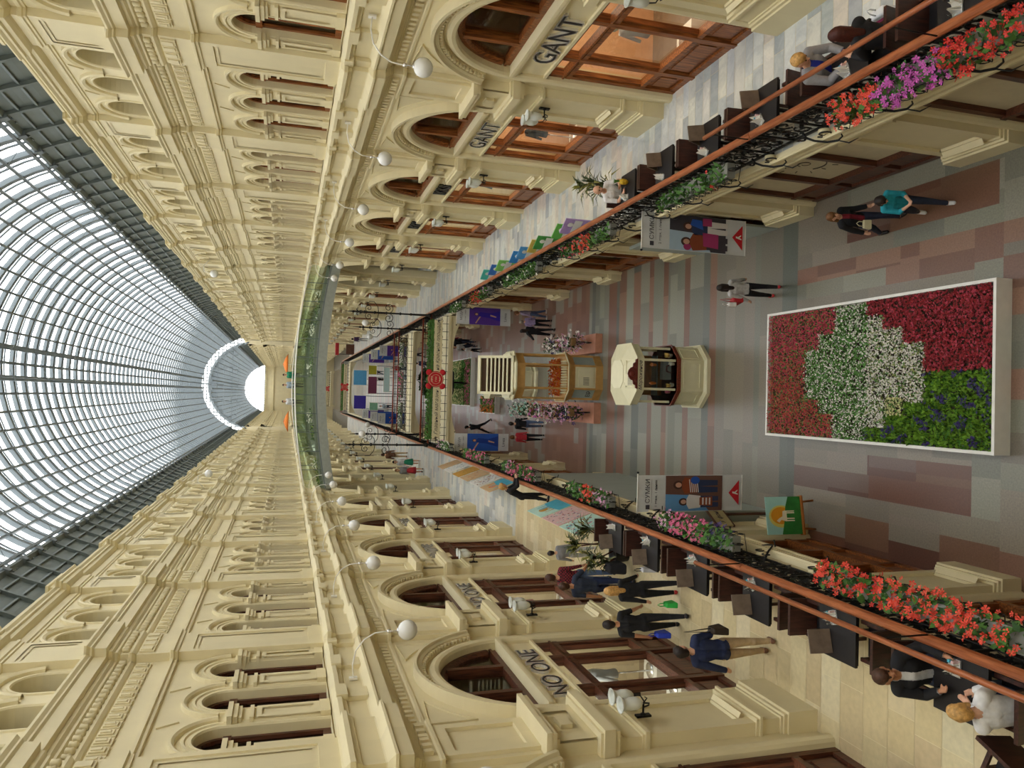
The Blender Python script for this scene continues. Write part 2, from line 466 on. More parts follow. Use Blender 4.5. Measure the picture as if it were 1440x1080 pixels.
    for c in WCS:
        arch_sweep(mb, [(.46, -.45), (.46, .0), (.48, .03), (.52, .03), (.53, 0)], c, 16.12, n=14, legs=15.6)
        arch_sweep(mb, [(.60, 0), (.61, .06), (.67, .09), (.71, .07), (.72, 0)], c, 16.14, a0=.15, a1=PI-.15, n=14)
    for c in (-.74, .74): mb.prism([(c-.15, 16.9), (c+.15, 16.9), (c, 16.62)], .0, .03, 0, Matrix(((0, 0, 1, 0), (1, 0, 0, 0), (0, 1, 0, 0), (0, 0, 0, 1))))
    for sg in (1, -1):
        a, b = (2.2, 2.8) if sg > 0 else (-2.8, -2.2)
        mb.box(-.05, .12, a, b, 15.6, 16.98)
        hole = (a+.12, b, 15.9, 16.8) if sg > 0 else (a, b-.12, 15.9, 16.8)
        face_with_hole(mb, .16, a, b, 15.6, 16.98, hole)
        o = a if sg > 0 else b
        mb.quad((.12, o, 15.6), (.16, o, 15.6), (.16, o, 16.98), (.12, o, 16.98))
        hm = (hole[0]+.07, hole[1], 15.97, 16.73) if sg > 0 else (hole[0], hole[1]-.07, 15.97, 16.73)
        face_with_hole(mb, .14, *hole, hm)
    mold(mb, [(0, 16.95), (.03, 16.96), (.03, 17.0), (.06, 17.02), (.06, 17.08), (.04, 17.1), (.04, 17.2), (.1, 17.22), (.18, 17.26), (.19, 17.34), (.24, 17.36), (.24, 17.41), (.29, 17.46), (.29, 17.49), (.1, 17.53), (.05, 17.55), (.05, 17.66), (.1, 17.68), (.1, 17.74), (-.2, 17.78), (-.4, 17.78)], .0, .16, 2.2)
    return mb
def shop_frame(mb):
    """wooden shop front: jambs, transoms, three bays, panelled foot; the lunette over the name board"""
    def bar(y0, y1, z0, z1, d0=-.12, d1=.04): mb.box(d0, d1, y0, y1, z0, z1)
    for y0, y1 in ((-1.7, -1.58), (1.58, 1.7)): bar(y0, y1, 4.1, 7.1)
    for y0, y1 in ((-.86, -.72), (.72, .86)): bar(y0, y1, 4.1, 7.1, -.12, .06)
    bar(-1.7, 1.7, 6.56, 6.66, -.12, .05); bar(-1.7, 1.7, 6.70, 6.74, -.12, .07); bar(-1.7, 1.7, 7.02, 7.14)
    bar(-1.7, 1.7, 4.1, 4.24, -.12, .03)
    for y0, y1 in ((-1.58, -.86), (-.72, .72), (.86, 1.58)):
        bar(y0, y1, 4.24, 4.86, -.12, -.03); bar(y0, y1, 4.86, 4.96, -.12, .05)
        mb.box(-.05, 0, y0+.08, y1-.08, 4.32, 4.80); mb.box(-.03, .02, y0+.14, y1-.14, 4.38, 4.74)
        bar(y0, y0+.06, 4.96, 6.56, -.1, .0); bar(y1-.06, y1, 4.96, 6.56, -.1, .0)
    # lunette
    bar(-1.68, 1.68, 7.9, 8.0, -.16, -.04); bar(-1.68, 1.68, 8.0, 8.05, -.16, .0)
    arch_sweep(mb, [(1.70, -.2), (1.70, .0), (1.62, .0), (1.56, -.06), (1.56, -.2)], 0, 7.66, n=24, a0=.27, a1=PI-.27)
    for y in (-.62, .62): bar(y-.06, y+.06, 8.04, 7.66+math.sqrt(1.6**2-.62**2), -.18, .02)
def shop_panes(mb):
    for y0, y1 in ((-1.58, -.86), (-.72, .72), (.86, 1.58)):
        mb.quad((-.06, y0, 4.96), (-.06, y1, 4.96), (-.06, y1, 6.56), (-.06, y0, 6.56))
        mb.quad((-.06, y0, 6.74), (-.06, y1, 6.74), (-.06, y1, 7.02), (-.06, y0, 7.02))
    n = 16; pts = [(-.1, 1.58*math.cos(.3+(PI-.6)*i/n), 7.66+1.58*math.sin(.3+(PI-.6)*i/n)) for i in range(n+1)]
    mb.add(pts, [tuple(range(n+1))])
def shop_room(mb):
    """what one sees through the glass: the shop's floor, ceiling, side and back walls, open to the hall"""
    d = -2.6
    mb.quad((-.22, -2.7, 4.12), (-.22, 2.7, 4.12), (d, 2.7, 4.12), (d, -2.7, 4.12), 1)
    mb.quad((-.22, -2.7, 9.6), (-.22, 2.7, 9.6), (d, 2.7, 9.6), (d, -2.7, 9.6), 0)
    mb.quad((d, -2.7, 4.1), (d, 2.7, 4.1), (d, 2.7, 9.6), (d, -2.7, 9.6), 0)
    for y in (-2.7, 2.7): mb.quad((-.22, y, 4.1), (d, y, 4.1), (d, y, 9.6), (-.22, y, 9.6), 0)
    mb.box(d, -.3, -2.7, 2.7, 7.3, 7.42, 0)
    mb.quad((-.23, -2.75, 4.1), (-.23, -1.72, 4.1), (-.23, -1.72, 9.6), (-.23, -2.75, 9.6), 0)
    mb.quad((-.23, 2.75, 4.1), (-.23, 1.72, 4.1), (-.23, 1.72, 9.6), (-.23, 2.75, 9.6), 0)
def board(mb):
    """name board of the shop: fascia and its moulded top"""
    mb.box(-.2, .06, -1.7, 1.7, 7.14, 7.66); mb.box(-.2, .12, -1.7, 1.7, 7.10, 7.16)
    for i, (d, z) in enumerate(((.09, 7.66), (.13, 7.72), (.18, 7.78), (.2, 7.84))): mb.box(-.2, d, -1.7, 1.7, z, z+.065)
def upper_frame(mb):
    d0, d1 = -.22, -.14
    mb.box(d0, d1, -.40, -.33, L3S, L3Z); mb.box(d0, d1, .33, .40, L3S, L3Z)
    mb.box(d0, d1, -.4, .4, L3S, L3S+.12); mb.box(d0, d1+.02, -.4, .4, L3Z-.12, L3Z)
    arch_sweep(mb, [(.40, d0), (.40, d1), (.33, d1), (.33, d0)], 0, L3Z, n=12)
    mb.box(d0, d1, -.03, .03, L3S, L3Z-.1)
def upper_pane(mb):
    n = 12
    pts = [(-.2, -.34, L3S+.1), (-.2, .34, L3S+.1)]+[(-.2, .34*math.cos(PI*i/n), L3Z+.34*math.sin(PI*i/n)) for i in range(n+1)]
    mb.add(pts, [tuple(range(len(pts)))])
ROOMC = mat('shop_wall_paint', 'cdbfa0', .8, var=.04)
ROOMO = mat('shop_orange_paint', 'd8ae88', .8, var=.05)
ROOMF = mat('shop_floor', '8a7a66', .5, var=.05)
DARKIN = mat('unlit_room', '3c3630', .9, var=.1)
_m = MB(); _m = bay_masonry()
bay_mesh = _m.build('wall_left', [CREAM]); ME_BAY = bay_mesh.data
bpy.data.objects.remove(bay_mesh)
def inst(name, me, loc, rz, parent=None):
    o = bpy.data.objects.new(name, me); COL.objects.link(o); o.location = loc; o.rotation_euler = (0, 0, rz)
    if parent is not None: o.parent = parent; KT.setdefault(parent.name, []).append(o)
    return o
def mesh_of(fn, mats, nm):
    b = MB(); fn(b); o = b.build(nm, mats); me = o.data; bpy.data.objects.remove(o); return me
ME_SF = {1: mesh_of(shop_frame, [GWOOD], 'shop_frame'), -1: mesh_of(shop_frame, [DWOOD], 'shop_frame')}
ME_SP = mesh_of(shop_panes, [PANE], 'pane')
ME_RM = mesh_of(shop_room, [ROOMC, ROOMF], 'shop_room'); ME_RO = mesh_of(shop_room, [ROOMO, ROOMF], 'shop_room')
ME_BD = mesh_of(board, [CREAM], 'name_board')
ME_UF = {1: mesh_of(upper_frame, [GWOOD], 'window_frame'), -1: mesh_of(upper_frame, [DWOOD], 'window_frame')}
ME_UP = mesh_of(upper_pane, [DPANE], 'pane')
def shop_light(sd, k, col, e):
    l = bpy.data.lights.new('shop_ceiling_light', 'AREA'); l.shape = 'RECTANGLE'; l.size = 1.4; l.size_y = 3.6; l.energy = e; l.color = col
    o = bpy.data.objects.new('shop_ceiling_light', l); COL.objects.link(o); o.location = ((6.05+1.5)*sd, bay_y(k), 7.2)
for k in (-1, 0, 1, 2, 3, 4):
    shop_light(1, k, (1, .82, .6) if k < 2 else (1, .88, .72), 95)
    shop_light(-1, k, (1, .93, .82), 75)
WN = 0
PASSAGE = (5, 6)                       # bays whose arch opens into the cross passage
for sd in (1, -1):
    side = 'right' if sd > 0 else 'left'
    rz = PI if sd > 0 else 0
    for k in range(NB0, NB1):
        Y = bay_y(k)
        L = (6.05*sd, Y, 0)
        struct(inst('wall_'+side, ME_BAY, L, rz))
        if k not in PASSAGE:
            WN += 1
            win = struct(inst(f'window_{WN}', ME_SF[sd], L, rz))
            inst('pane', ME_SP, (0, 0, 0), 0, win)
            inst('name_board', ME_BD, (0, 0, 0), 0, win)
            struct(inst('wall_shop', ME_RO if (sd > 0 and k in (-1, 0, 1)) else ME_RM, L, rz))
        if k > -2:
            for c in WCS:
                WN += 1
                win = struct(inst(f'window_{WN}', ME_UF[sd], (6.05*sd, Y-sd*c, 0), rz))
                inst('pane', ME_UP, (0, 0, 0), 0, win)
# second hall beyond the crossing
Y2, YFAR = YEND+11.2, YEND+11.2+BAY*17
for sd in (1, -1):
    for k in range(17):
        struct(inst('wall_'+('right' if sd > 0 else 'left'), ME_BAY, (6.05*sd, Y2+HB+BAY*k, 0), PI if sd > 0 else 0))
# shells behind the fronts: unlit rooms upstairs, end walls, crossing walls
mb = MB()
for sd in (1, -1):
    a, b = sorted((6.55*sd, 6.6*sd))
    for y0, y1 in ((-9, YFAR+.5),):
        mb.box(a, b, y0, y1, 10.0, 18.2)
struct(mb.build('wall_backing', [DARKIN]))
mb = MB()
for sd in (1, -1):
    a, b = sorted((8.9*sd, 9.0*sd)); mb.box(a, b, -9, 38.9, -.2, 10.2); mb.box(a, b, 50.1, YFAR+1, -.2, 10.2)
    a, b = sorted((16*sd, 16.1*sd)); mb.box(a, b, 38.8, 50.2, -.2, 10.2)
    a, b = sorted((9*sd, 16.1*sd))
    for y in (38.85, 50.15): mb.box(a, b, y-.05, y+.05, -.2, 10.2)
    a, b = sorted((6.05*sd, 16.1*sd)); mb.box(a, b, -9, YFAR+1, 9.9, 10.0)
struct(mb.build('wall_outer', [CREAM]))
mb = MB(); mb.box(-9, 9, -9.1, -9, -.2, 24); struct(mb.build('wall_back', [CREAM]))
mb = MB()                               # far end wall under the last glass lunette
mb.box(-9, 9, YFAR, YFAR+.2, -.2, 17.6)
for z, d in ((10.4, .2), (15.4, .3), (17.3, .3)): mb.box(-6, 6, YFAR-d, YFAR, z, z+.25)
for x in (-4, -1.4, 1.4, 4):
    mb.box(x-.3, x+.3, YFAR-.15, YFAR, 4, 17.3)
struct(mb.build('wall_far', [CREAM]))
# ---------------------------------------------------------------- glass vault
RV, ZV = 6.2, 16.6
def vault(y0, y1, nm):
    def pt(a, y, r=RV): return (r*math.sin(a), y, ZV+r*math.cos(a))
    amax = math.radians(68)
    ribs = MB(); N = 22
    angs = [-amax+2*amax*i/N for i in range(N+1)]
    ny = int(round((y1-y0)/1.36))
    dy = (y1-y0)/ny
    def strip(y, w, r0, r1):
        for i in range(N):
            a, b = angs[i], angs[i+1]
            p = [pt(a, y-w, r1), pt(b, y-w, r1), pt(b, y+w, r1), pt(a, y+w, r1)]
            q = [pt(a, y-w, r0), pt(b, y-w, r0), pt(b, y+w, r0), pt(a, y+w, r0)]
            ribs.quad(*q); ribs.quad(p[0], p[1], q[1], q[0]); ribs.quad(p[3], p[2], q[2], q[3])
    for i in range(ny+1):
        y = y0+dy*i
        strip(y, .11, RV-.12, RV+.02)
        if i < ny:
            for t in (.3, .52): strip(y+dy*t, .05, RV+.01, RV+.04)
    def rail(a, w, h, r):
        ca, sa = math.cos(a), math.sin(a)
        vs = []
        for y in (y0, y1):
            for (u, v) in ((-w, -h), (w, -h), (w, h), (-w, h)):
                vs.append(((r+v)*sa+u*ca, y, ZV+(r+v)*ca-u*sa))
        ribs.add(vs, [(0, 1, 5, 4), (1, 2, 6, 5), (2, 3, 7, 6), (3, 0, 4, 7), (0, 1, 2, 3), (4, 5, 6, 7)])
    for sg in (1, -1):
        for k in range(9): rail(sg*math.radians(11.4+6.75*k), .04, .045, RV-.12)
        rail(sg*math.radians(5.8), .10, .13, RV-.25)
        rail(sg*math.radians(5.8), .03, .03, RV-.75)
        for i in range(ny):            # lattice webs of the two ridge girders
            a = sg*math.radians(5.8); r0, r1 = RV-.45, RV-.75
            y = y0+dy*i
            for (ra, ya, rb, yb) in ((r0, y, r1, y+dy/2), (r1, y+dy/2, r0, y+dy)):
                ribs.tube([(ra*math.sin(a), ya, ZV+ra*math.cos(a)), (rb*math.sin(a), yb, ZV+rb*math.cos(a))], .018, 4)
    rail(0, .05, .05, RV-.15)
    struct(ribs.build('ceiling_ribs', [STEEL]))
    g = MB()
    for a, b in zip(angs, angs[1:]): g.quad(pt(a, y0, RV+.04), pt(b, y0, RV+.04), pt(b, y1, RV+.04), pt(a, y1, RV+.04))
    struct(g.build('ceiling_glass', [ROOFG]))
    # thin tie rods
    t = MB()
    for i in range(0, ny, 3):
        y = y0+dy*i
        for sg in (1, -1):
            t.tube([pt(sg*math.radians(66), y, RV-.3), pt(sg*math.radians(-6), y, RV-.75)], .008, 4)
    struct(t.build('ceiling_tie_rods', [STEEL]))
    # metal gutter wall between the cornice and the glass
    gb = MB()
    for sg in (1, -1):
        pr = [(6.45, 17.7), (6.3, 17.75), (6.13, 18.1), (5.98, 18.5), (5.78, 18.95), (5.62, 18.98), (5.60, 19.06), (5.80, 19.1)]
        for (xa, za), (xb, zb) in zip(pr, pr[1:]): gb.quad((sg*xa, y0, za), (sg*xb, y0, zb), (sg*xb, y1, zb), (sg*xa, y1, za))
        for i in range(ny+1):
            y = y0+dy*i
            for (xa, za), (xb, zb) in zip(pr[1:5], pr[2:5]):
                gb.add([(sg*xa, y-.06, za), (sg*xb, y-.06, zb), (sg*xb, y+.06, zb), (sg*xa, y+.06, za), (sg*(xa-.1), y-.06, za), (sg*(xb-.1), y-.06, zb), (sg*(xb-.1), y+.06, zb), (sg*(xa-.1), y+.06, za)], [(4, 5, 6, 7), (0, 1, 5, 4), (3, 2, 6, 7)])
        for (x, z) in ((6.05, 18.25), (5.88, 18.65)): gb.box(min(sg*x, sg*(x-.04)), max(sg*x, sg*(x-.04)), y0, y1, z, z+.06)
    struct(gb.build('trim_1', [GUTTER]))
vault(-6, YEND, 'a')
vault(Y2, YFAR, 'b')
# crossing: glazed gables over both vault ends, side walls, far lunette
def gable(y, r_in, zc, top, halfw, zlow, nm, step=.5):
    b = MB(); g = MB()
    def inside(x, z): return (x*x+(z-zc)**2 > r_in*r_in or z < zlow) and z > zlow
    nx = int(halfw/step)
    for i in range(-nx, nx+1):
        x = i*step
        z0 = zlow
        if abs(x) < r_in: z0 = max(zlow, zc+math.sqrt(r_in*r_in-x*x))
        if top > z0: b.box(x-.055, x+.055, y-.04, y+.04, z0, top)
    z = zlow+step
    while z < top:
        x0 = math.sqrt(max(0, r_in*r_in-(z-zc)**2)) if abs(z-zc) < r_in else 0
        if x0 > 0:
            b.box(-halfw, -x0, y-.04, y+.04, z-.055, z+.055); b.box(x0, halfw, y-.04, y+.04, z-.055, z+.055)
        else: b.box(-halfw, halfw, y-.04, y+.04, z-.055, z+.055)
        z += step
    n = 24
    for i in range(n):
        a, c = PI*i/n, PI*(i+1)/n
        p, q = (r_in*math.cos(a), zc+r_in*math.sin(a)), (r_in*math.cos(c), zc+r_in*math.sin(c))
        p = (p[0], max(p[1], zlow)); q = (q[0], max(q[1], zlow))
        g.quad((p[0], y, p[1]), (q[0], y, q[1]), (q[0], y, top), (p[0], y, top))
        b.tube([(p[0], y, p[1]), (q[0], y, q[1])], .16, 6)
    struct(b.build('window_'+nm, [STEEL])); struct(g.build('window_'+nm+'_glass', [ROOFG]))
gable(Y2, RV+.05, ZV, 25.5, 8, 17.6, 'gable')
mb = MB()
mb.box(-6.2, 6.2, YFAR-.03, YFAR+.03, 17.6, 17.75)
for i in range(-11, 12): 
    x = i*.55
    if abs(x) < RV: mb.box(x-.06, x+.06, YFAR-.04, YFAR+.04, 17.6, ZV+math.sqrt(RV*RV-x*x))
for i in range(1, 10):
    z = 17.6+i*.55
    if z < ZV+RV: x = math.sqrt(RV*RV-(z-ZV)**2); mb.box(-x, x, YFAR-.04, YFAR+.04, z-.055, z+.055)
struct(mb.build('window_end', [STEEL]))
mb = MB()                               # crossing side walls (set back) and its high glass lantern
for sd in (1, -1):
    a, b = sorted((9*sd, 9.1*sd)); mb.box(a, b, YEND, Y2, -.2, 18)
    for y in (YEND, Y2):
        a, b = sorted((6.0*sd, 9.1*sd)); mb.box(a, b, y-.1, y+.1, -.2, 18.2)
struct(mb.build('wall_crossing', [CREAM]))
mb = MB()
for i in range(24):
    for t in range(6):
        a0, a1 = 2*PI*i/24, 2*PI*(i+1)/24
        r0, r1 = 8.6*math.cos(PI/2*t/6), 8.6*math.cos(PI/2*(t+1)/6)
        z0, z1 = 19+7*math.sin(PI/2*t/6), 19+7*math.sin(PI/2*(t+1)/6)
        yc = (YEND+Y2)/2
        p = [(r0*math.cos(a0), yc+r0*math.sin(a0)*.68, z0), (r1*math.cos(a0), yc+r1*math.sin(a0)*.68, z1), (r0*math.cos(a1), yc+r0*math.sin(a1)*.68, z0)]
        mb.tube([p[0], p[1]], .05, 4); mb.tube([p[0], p[2]], .04, 4)
struct(mb.build('ceiling_dome_ribs', [STEEL]))
# ================================================================ FLOORS, GALLERIES, GROUND STOREY
def jit(c, a=.05):
    k = 1+random.uniform(-a, a)
    return tuple(min(1, x*k*(1+random.uniform(-.015, .015))) for x in c)
GR = [sr(h) for h in ('817f70', '8b8979', '777669')]      # grey-green granite
TE = [sr(h) for h in ('82604f', '785848', '8a6a57')]      # terracotta granite
DK = [sr(h) for h in ('5f6259', '696a61')]                # dark granite
BG = [sr(h) for h in ('80776a', '867d6e', '7a7366')]      # greige granite
RB = [sr(h) for h in ('6c4a3b', '745543', '5f4035', '6a544a')]
PK = [sr(h) for h in ('846253', '7d5b4c', '896757', '8f877b')]
fl = MB()
def tiles(x0, x1, y0, y1, cols, lx, ly, off=True, g=.004):
    y = y0; r = 0
    while y < y1-1e-3:
        yb = min(y1, y+ly)
        x = x0-(random.uniform(0, lx) if off else 0)
        while x < x1-1e-3:
            xb = x+lx*random.uniform(.85, 1.15)
            a, b = max(x0, x), min(x1, xb)
            if x1-b < .15: b = x1; xb = x1
            if b > a: fl.quad((a, y, 0), (b, y, 0), (b, yb, 0), (a, yb, 0), 0, jit(random.choice(cols)))
            x = xb
        y = yb
XW = 5.0
st = [(16.35, 'g'), (16.65, 'd'), (16.95, 'b'), (17.9, 'g'), (18.15, 'b'), (20.1, 't'), (20.48, 'd'), (20.86, 'g'), (21.68, 't'), (22.03, 'g'), (23.13, 't'), (23.47, 'g'), (24.2, 't'), (24.53, 'g'), (25.22, 'm'), (25.81, 'g'), (26.43, 't'), (27.06, 'd'), (27.3, 't'), (28.05, 'g'), (29.44, 'd'), (29.8, 'g'), (30.1, 't'), (30.5, 'x')]
pal = {'g': GR, 't': TE, 'd': DK, 'b': BG, 'm': DK+TE+GR}
# starts are nearest-first; each band runs to the next start
st[0] = (16.35, 'd')
for (a, c), (b, _) in zip(st, st[1:]): tiles(-XW, XW, a, b, pal[c], 2.2, b-a if b-a < 1 else .48)
y = 30.5
while y < 60:
    for x0, x1, c in ((-XW, -1.3, PK), (-1.3, 1.5, BG+GR), (1.5, XW, PK)):
        tiles(x0, x1, y, y+.55, c, .75 if c is PK else 1.6, .55)
    y += .55
while y < YFAR:
    c = random.choice([GR, GR, TE, BG, DK]); h = random.choice((.5, .8, 1.1))
    tiles(-XW, XW, y, y+h, c, 3, h); y += h
# round the big flower bed
tiles(-1.92, 1.74, 11.2, 16.35, BG, .9, .9)
for x0, x1, y0, y1, c in ((-2.85, -2.35, 11.2, 16.35, RB), (-2.35, -1.92, 11.2, 13.85, RB), (-2.35, -1.92, 13.85, 16.35, BG),
        (-3.3, -2.85, 10.6, 16.35, BG), (-XW, -3.3, 10.6, 16.35, RB+BG), (1.74, 2.12, 11.2, 13.4, TE), (1.74, 2.12, 13.4, 16.35, GR), (2.12, 2.5, 13.0, 16.35, TE), (2.12, 2.5, 11.2, 13.0, TE),
        (2.5, 2.85, 10.6, 13.2, GR), (2.5, 2.85, 13.2, 16.35, BG), (2.85, 3.66, 10.7, 14.6, RB), (2.85, XW, 14.6, 16.35, BG), (3.66, XW, 10.6, 14.6, GR)):
    tiles(x0, x1, y0, y1, c, .6, 1.3)
tiles(-2.85, 2.5, 10.6, 11.2, GR+TE, 1.3, .6); tiles(2.85, 3.66, 10.6, 10.7, GR, .6, .1)
y = 10.6
while y > -9:
    c = random.choice([GR, TE, BG, GR]); tiles(-XW, 2.1, y-.7, y, GR+TE+BG, .55, .7); tiles(2.1, 2.5, y-.7, y, TE, 1, .7); tiles(2.5, XW, y-.7, y, GR, 1.2, .7)
    y -= .7
FLOORM = stone('polished_granite', .3, .14, 30)
o = struct(fl.build('floor', [FLOORM], cols='slab'))
# crossing floor is part of the same paving; outside strips under the shops
mb = MB(); mb.box(-16, 16, -9, YFAR, -.3, -.02); struct(mb.build('floor_bed', [mat('concrete', '8a8578', .8)]))
# ---- gallery floors
WM = [sr(h) for h in ('cfd1cc', 'c4c7c4', 'dad7ca', 'b4b8b6', 'cdccc2', 'd4cabb', 'a9aeae')]
TR = [sr(h) for h in ('cdbd95', 'c8b68c', 'd2c4a0', 'c2b088')]
def gtiles(x0, x1, y0, y1, cols, w, l, z=4.1):
    y = y0
    while y < y1-1e-3:
        yb = min(y1, y+w*random.uniform(.8, 1.2))
        x = x0-random.uniform(0, l)
        while x < x1-1e-3:
            xb = x+l*random.uniform(.6, 1.3); a, b = max(x0, x), min(x1, xb)
            if b > a: fl.quad((a+.004, y+.004, z), (b-.004, y+.004, z), (b-.004, yb-.004, z), (a+.004, yb-.004, z), 0, jit(random.choice(cols), .03))
            x = xb
        y = yb
MARB = stone('veined_marble', .3, .05, 25, 1.6)
TRAV = stone('travertine', .4, .08, 12)
fl = MB(); gtiles(3.5, 6.3, -9, YEND, WM, .30, 1.1); gtiles(6.3, 16, 38.9, 50.1, WM, .5, 1.1)
struct(fl.build('floor_gallery_right', [MARB], cols='slab'))
fl = MB(); gtiles(-6.3, -3.5, -9, 26.6, TR, .42, .85)
struct(fl.build('floor_gallery_left', [TRAV], cols='slab'))
fl = MB(); gtiles(-6.3, -3.5, 26.6, YEND, WM, .4, 1.0); gtiles(-16, -6.3, 38.9, 50.1, WM, .5, 1.1)
struct(fl.build('floor_gallery_left', [MARB], cols='slab'))
for sd in (1, -1):
    nm = 'right' if sd > 0 else 'left'
    mb = MB()
    def bb(x0, x1, z0, z1):
        a, b = sorted((x0*sd, x1*sd)); mb.box(a, b, -9, YEND, z0, z1)
    bb(3.46, 9, 3.72, 4.095); bb(3.40, 3.46, 3.98, 4.13); bb(3.36, 3.46, 4.06, 4.12); bb(3.42, 3.46, 3.78, 3.84); bb(3.40, 3.46, 3.70, 3.75)
    a, b = sorted((6*sd, 16*sd)); mb.box(a, b, 38.9, 50.1, 3.72, 4.095)
    struct(mb.build('trim_gallery_'+nm, [CREAM]))
# ---- ground storey bays, built like the upper ones: x=0 is the shop plane at 4.1 m from the middle
def gpath(hw, head, r, z0):
    p = [(hw, z0, 1, 0)]
    for i in range(9):
        a = PI/2*i/8; p.append((hw-r+r*math.cos(a), head-r+r*math.sin(a), math.cos(a), math.sin(a)))
    q = [(-s, z, -a, b) for s, z, a, b in reversed(p)]
    return p+q
def ground_bay(mb):
    P = gpath(2.02, 3.62, .95, 0)
    rows = [[(d, s+a*o, z+b*o) for o, d in ((0, -.2), (0, .06), (.04, .12), (.1, .14), (.16, .10), (.2, .08), (.2, .0))] for s, z, a, b in P]
    for A, B in zip(rows, rows[1:]):
        for i in range(6): mb.quad(A[i], A[i+1], B[i+1], B[i])
    for A, B in zip(P, P[1:]):
        mb.quad((.02, A[0]+A[2]*.18, A[1]+A[3]*.18), (.02, B[0]+B[2]*.18, B[1]+B[3]*.18), (.02, B[0]+B[2]*.18, 3.9), (.02, A[0]+A[2]*.18, 3.9)) if A[1] > 1 and abs(A[0]-B[0]) > 1e-4 else None
    for sg in (1, -1):
        a, b = (2.2, 2.8) if sg > 0 else (-2.8, -2.2)
        def bx(d, z0, z1, sx=0): mb.box(-.3, d, a-(sx if sg > 0 else 0), b+(0 if sg > 0 else sx), z0, z1)
        bx(.36, 0, .42, .09); bx(.32, .42, .48, .06); bx(.28, .48, .53, .03)
        bx(.18, .53, 2.75)
        hole = (a+.17, b, .75, 2.6) if sg > 0 else (a, b-.17, .75, 2.6)
        face_with_hole(mb, .24, a, b, .53, 2.75, hole)
        o = a if sg > 0 else b
        mb.quad((.18, o, .53), (.24, o, .53), (.24, o, 2.75), (.18, o, 2.75))
        q = hole[0] if sg > 0 else hole[1]
        mb.quad((.18, q, .75), (.18, q, 2.6), (.24, q, 2.6), (.24, q, .75))
        mb.quad((.185, hole[0], .75), (.185, hole[1], .75), (.34, hole[1], .66), (.34, hole[0], .66))
        mb.quad((.18, hole[0], 2.6), (.18, hole[1], 2.6), (.24, hole[1], 2.6), (.24, hole[0], 2.6))
        bx(.30, 2.75, 2.82, .05); bx(.26, 2.82, 2.86, .02); bx(.24, 2.86, 3.1); bx(.3, 3.1, 3.16, .05); bx(.4, 3.16, 3.25, .12); bx(.44, 3.25, 3.4, .14); bx(.4, 3.4, 3.44, .1); bx(.26, 3.44, 3.75)
        mb.box(.26, .5, sg*2.8-(.25 if sg > 0 else 0), sg*2.8+(0 if sg > 0 else .25), 3.46, 3.74)
def ground_frame(mb):
    def bar(y0, y1, z0, z1, d0=-.14, d1=.02): mb.box(d0, d1, y0, y1, z0, z1)
    for y in (-1.96, 1.96): bar(y-.07, y+.07, 0, 3.6)
    for y in (-.72, .72): bar(y-.06, y+.06, 0, 3.6, -.14, .04)
    bar(-2, 2, .62, .74, -.14, .05); bar(-2, 2, 2.7, 2.8, -.14, .05); bar(-2, 2, 3.5, 3.7); bar(-2, 2, 0, .14, -.14, .04); bar(-2, 2, .14, .62, -.14, -.04)
    for y0, y1 in ((-1.89, -.78), (-.66, .66), (.78, 1.89)): mb.box(-.06, .0, y0+.1, y1-.1, .2, .56)
def ground_panes(mb):
    for y0, y1 in ((-1.89, -.78), (-.66, .66), (.78, 1.89)):
        for z0, z1 in ((.74, 2.7), (2.8, 3.5)): mb.quad((-.08, y0, z0), (-.08, y1, z0), (-.08, y1, z1), (-.08, y0, z1))
def ground_room(mb):
    d = -2.2
    mb.quad((d, -2.8, 0), (d, 2.8, 0), (d, 2.8, 3.72), (d, -2.8, 3.72))
    for y in (-2.78, 2.78): mb.quad((-.2, y, 0), (d, y, 0), (d, y, 3.72), (-.2, y, 3.72))
    for s in (-1, 1): mb.quad((-.21, s*2.05, 0), (-.21, s*2.8, 0), (-.21, s*2.8, 3.72), (-.21, s*2.05, 3.72))
BLIND = mat('cream_blind_fabric', 'cfc3a2', .7, var=.03)
HOARD = mat('grey_green_hoarding', 'a3aca6', .55, var=.03, scale=2)
ME_GB = mesh_of(ground_bay, [CREAM], 'wall_ground')
ME_GF = mesh_of(ground_frame, [DWOOD], 'shop_frame'); ME_GF2 = mesh_of(ground_frame, [GWOOD], 'shop_frame')
ME_GP = mesh_of(ground_panes, [PANE], 'pane'); ME_GBL = mesh_of(ground_panes, [BLIND], 'blind')
ME_GR = mesh_of(ground_room, [ROOMC], 'wall_shop')
for sd in (1, -1):
    nm = 'right' if sd > 0 else 'left'; rz = PI if sd > 0 else 0
    for k in range(NB0, NB1):
        L = (4.1*sd, bay_y(k), 0)
        struct(inst('wall_ground_'+nm, ME_GB, L, rz))
        if sd < 0 and k in (1, 2):
            continue
        WN += 1
        win = struct(inst(f'window_{WN}', ME_GF2 if sd < 0 or k > 0 else ME_GF, L, rz))
        inst('blind' if (sd > 0 and k in (-1, 0, 1)) else 'pane', ME_GBL if (sd > 0 and k in (-1, 0, 1)) else ME_GP, (0, 0, 0), 0, win)
        if not (sd > 0 and k in (-1, 0, 1)): struct(inst('wall_shop', ME_GR, L, rz))
# grey hoarding that closes two left-hand shop fronts
mb = MB()
for k in (1, 2):
    y = bay_y(k)
    mb.box(-4.14, -4.06, y-2.05, y+2.05, 0, 3.64)
    for q in (-.7, .7): mb.box(-4.07, -4.05, y+q-.008, y+q+.008, 0, 3.6)
mb.box(-4.06, -3.62, bay_y(1)-2.0, bay_y(2)+2.0, 0, 3.3)
struct(mb.build('wall_hoarding', [HOARD]))
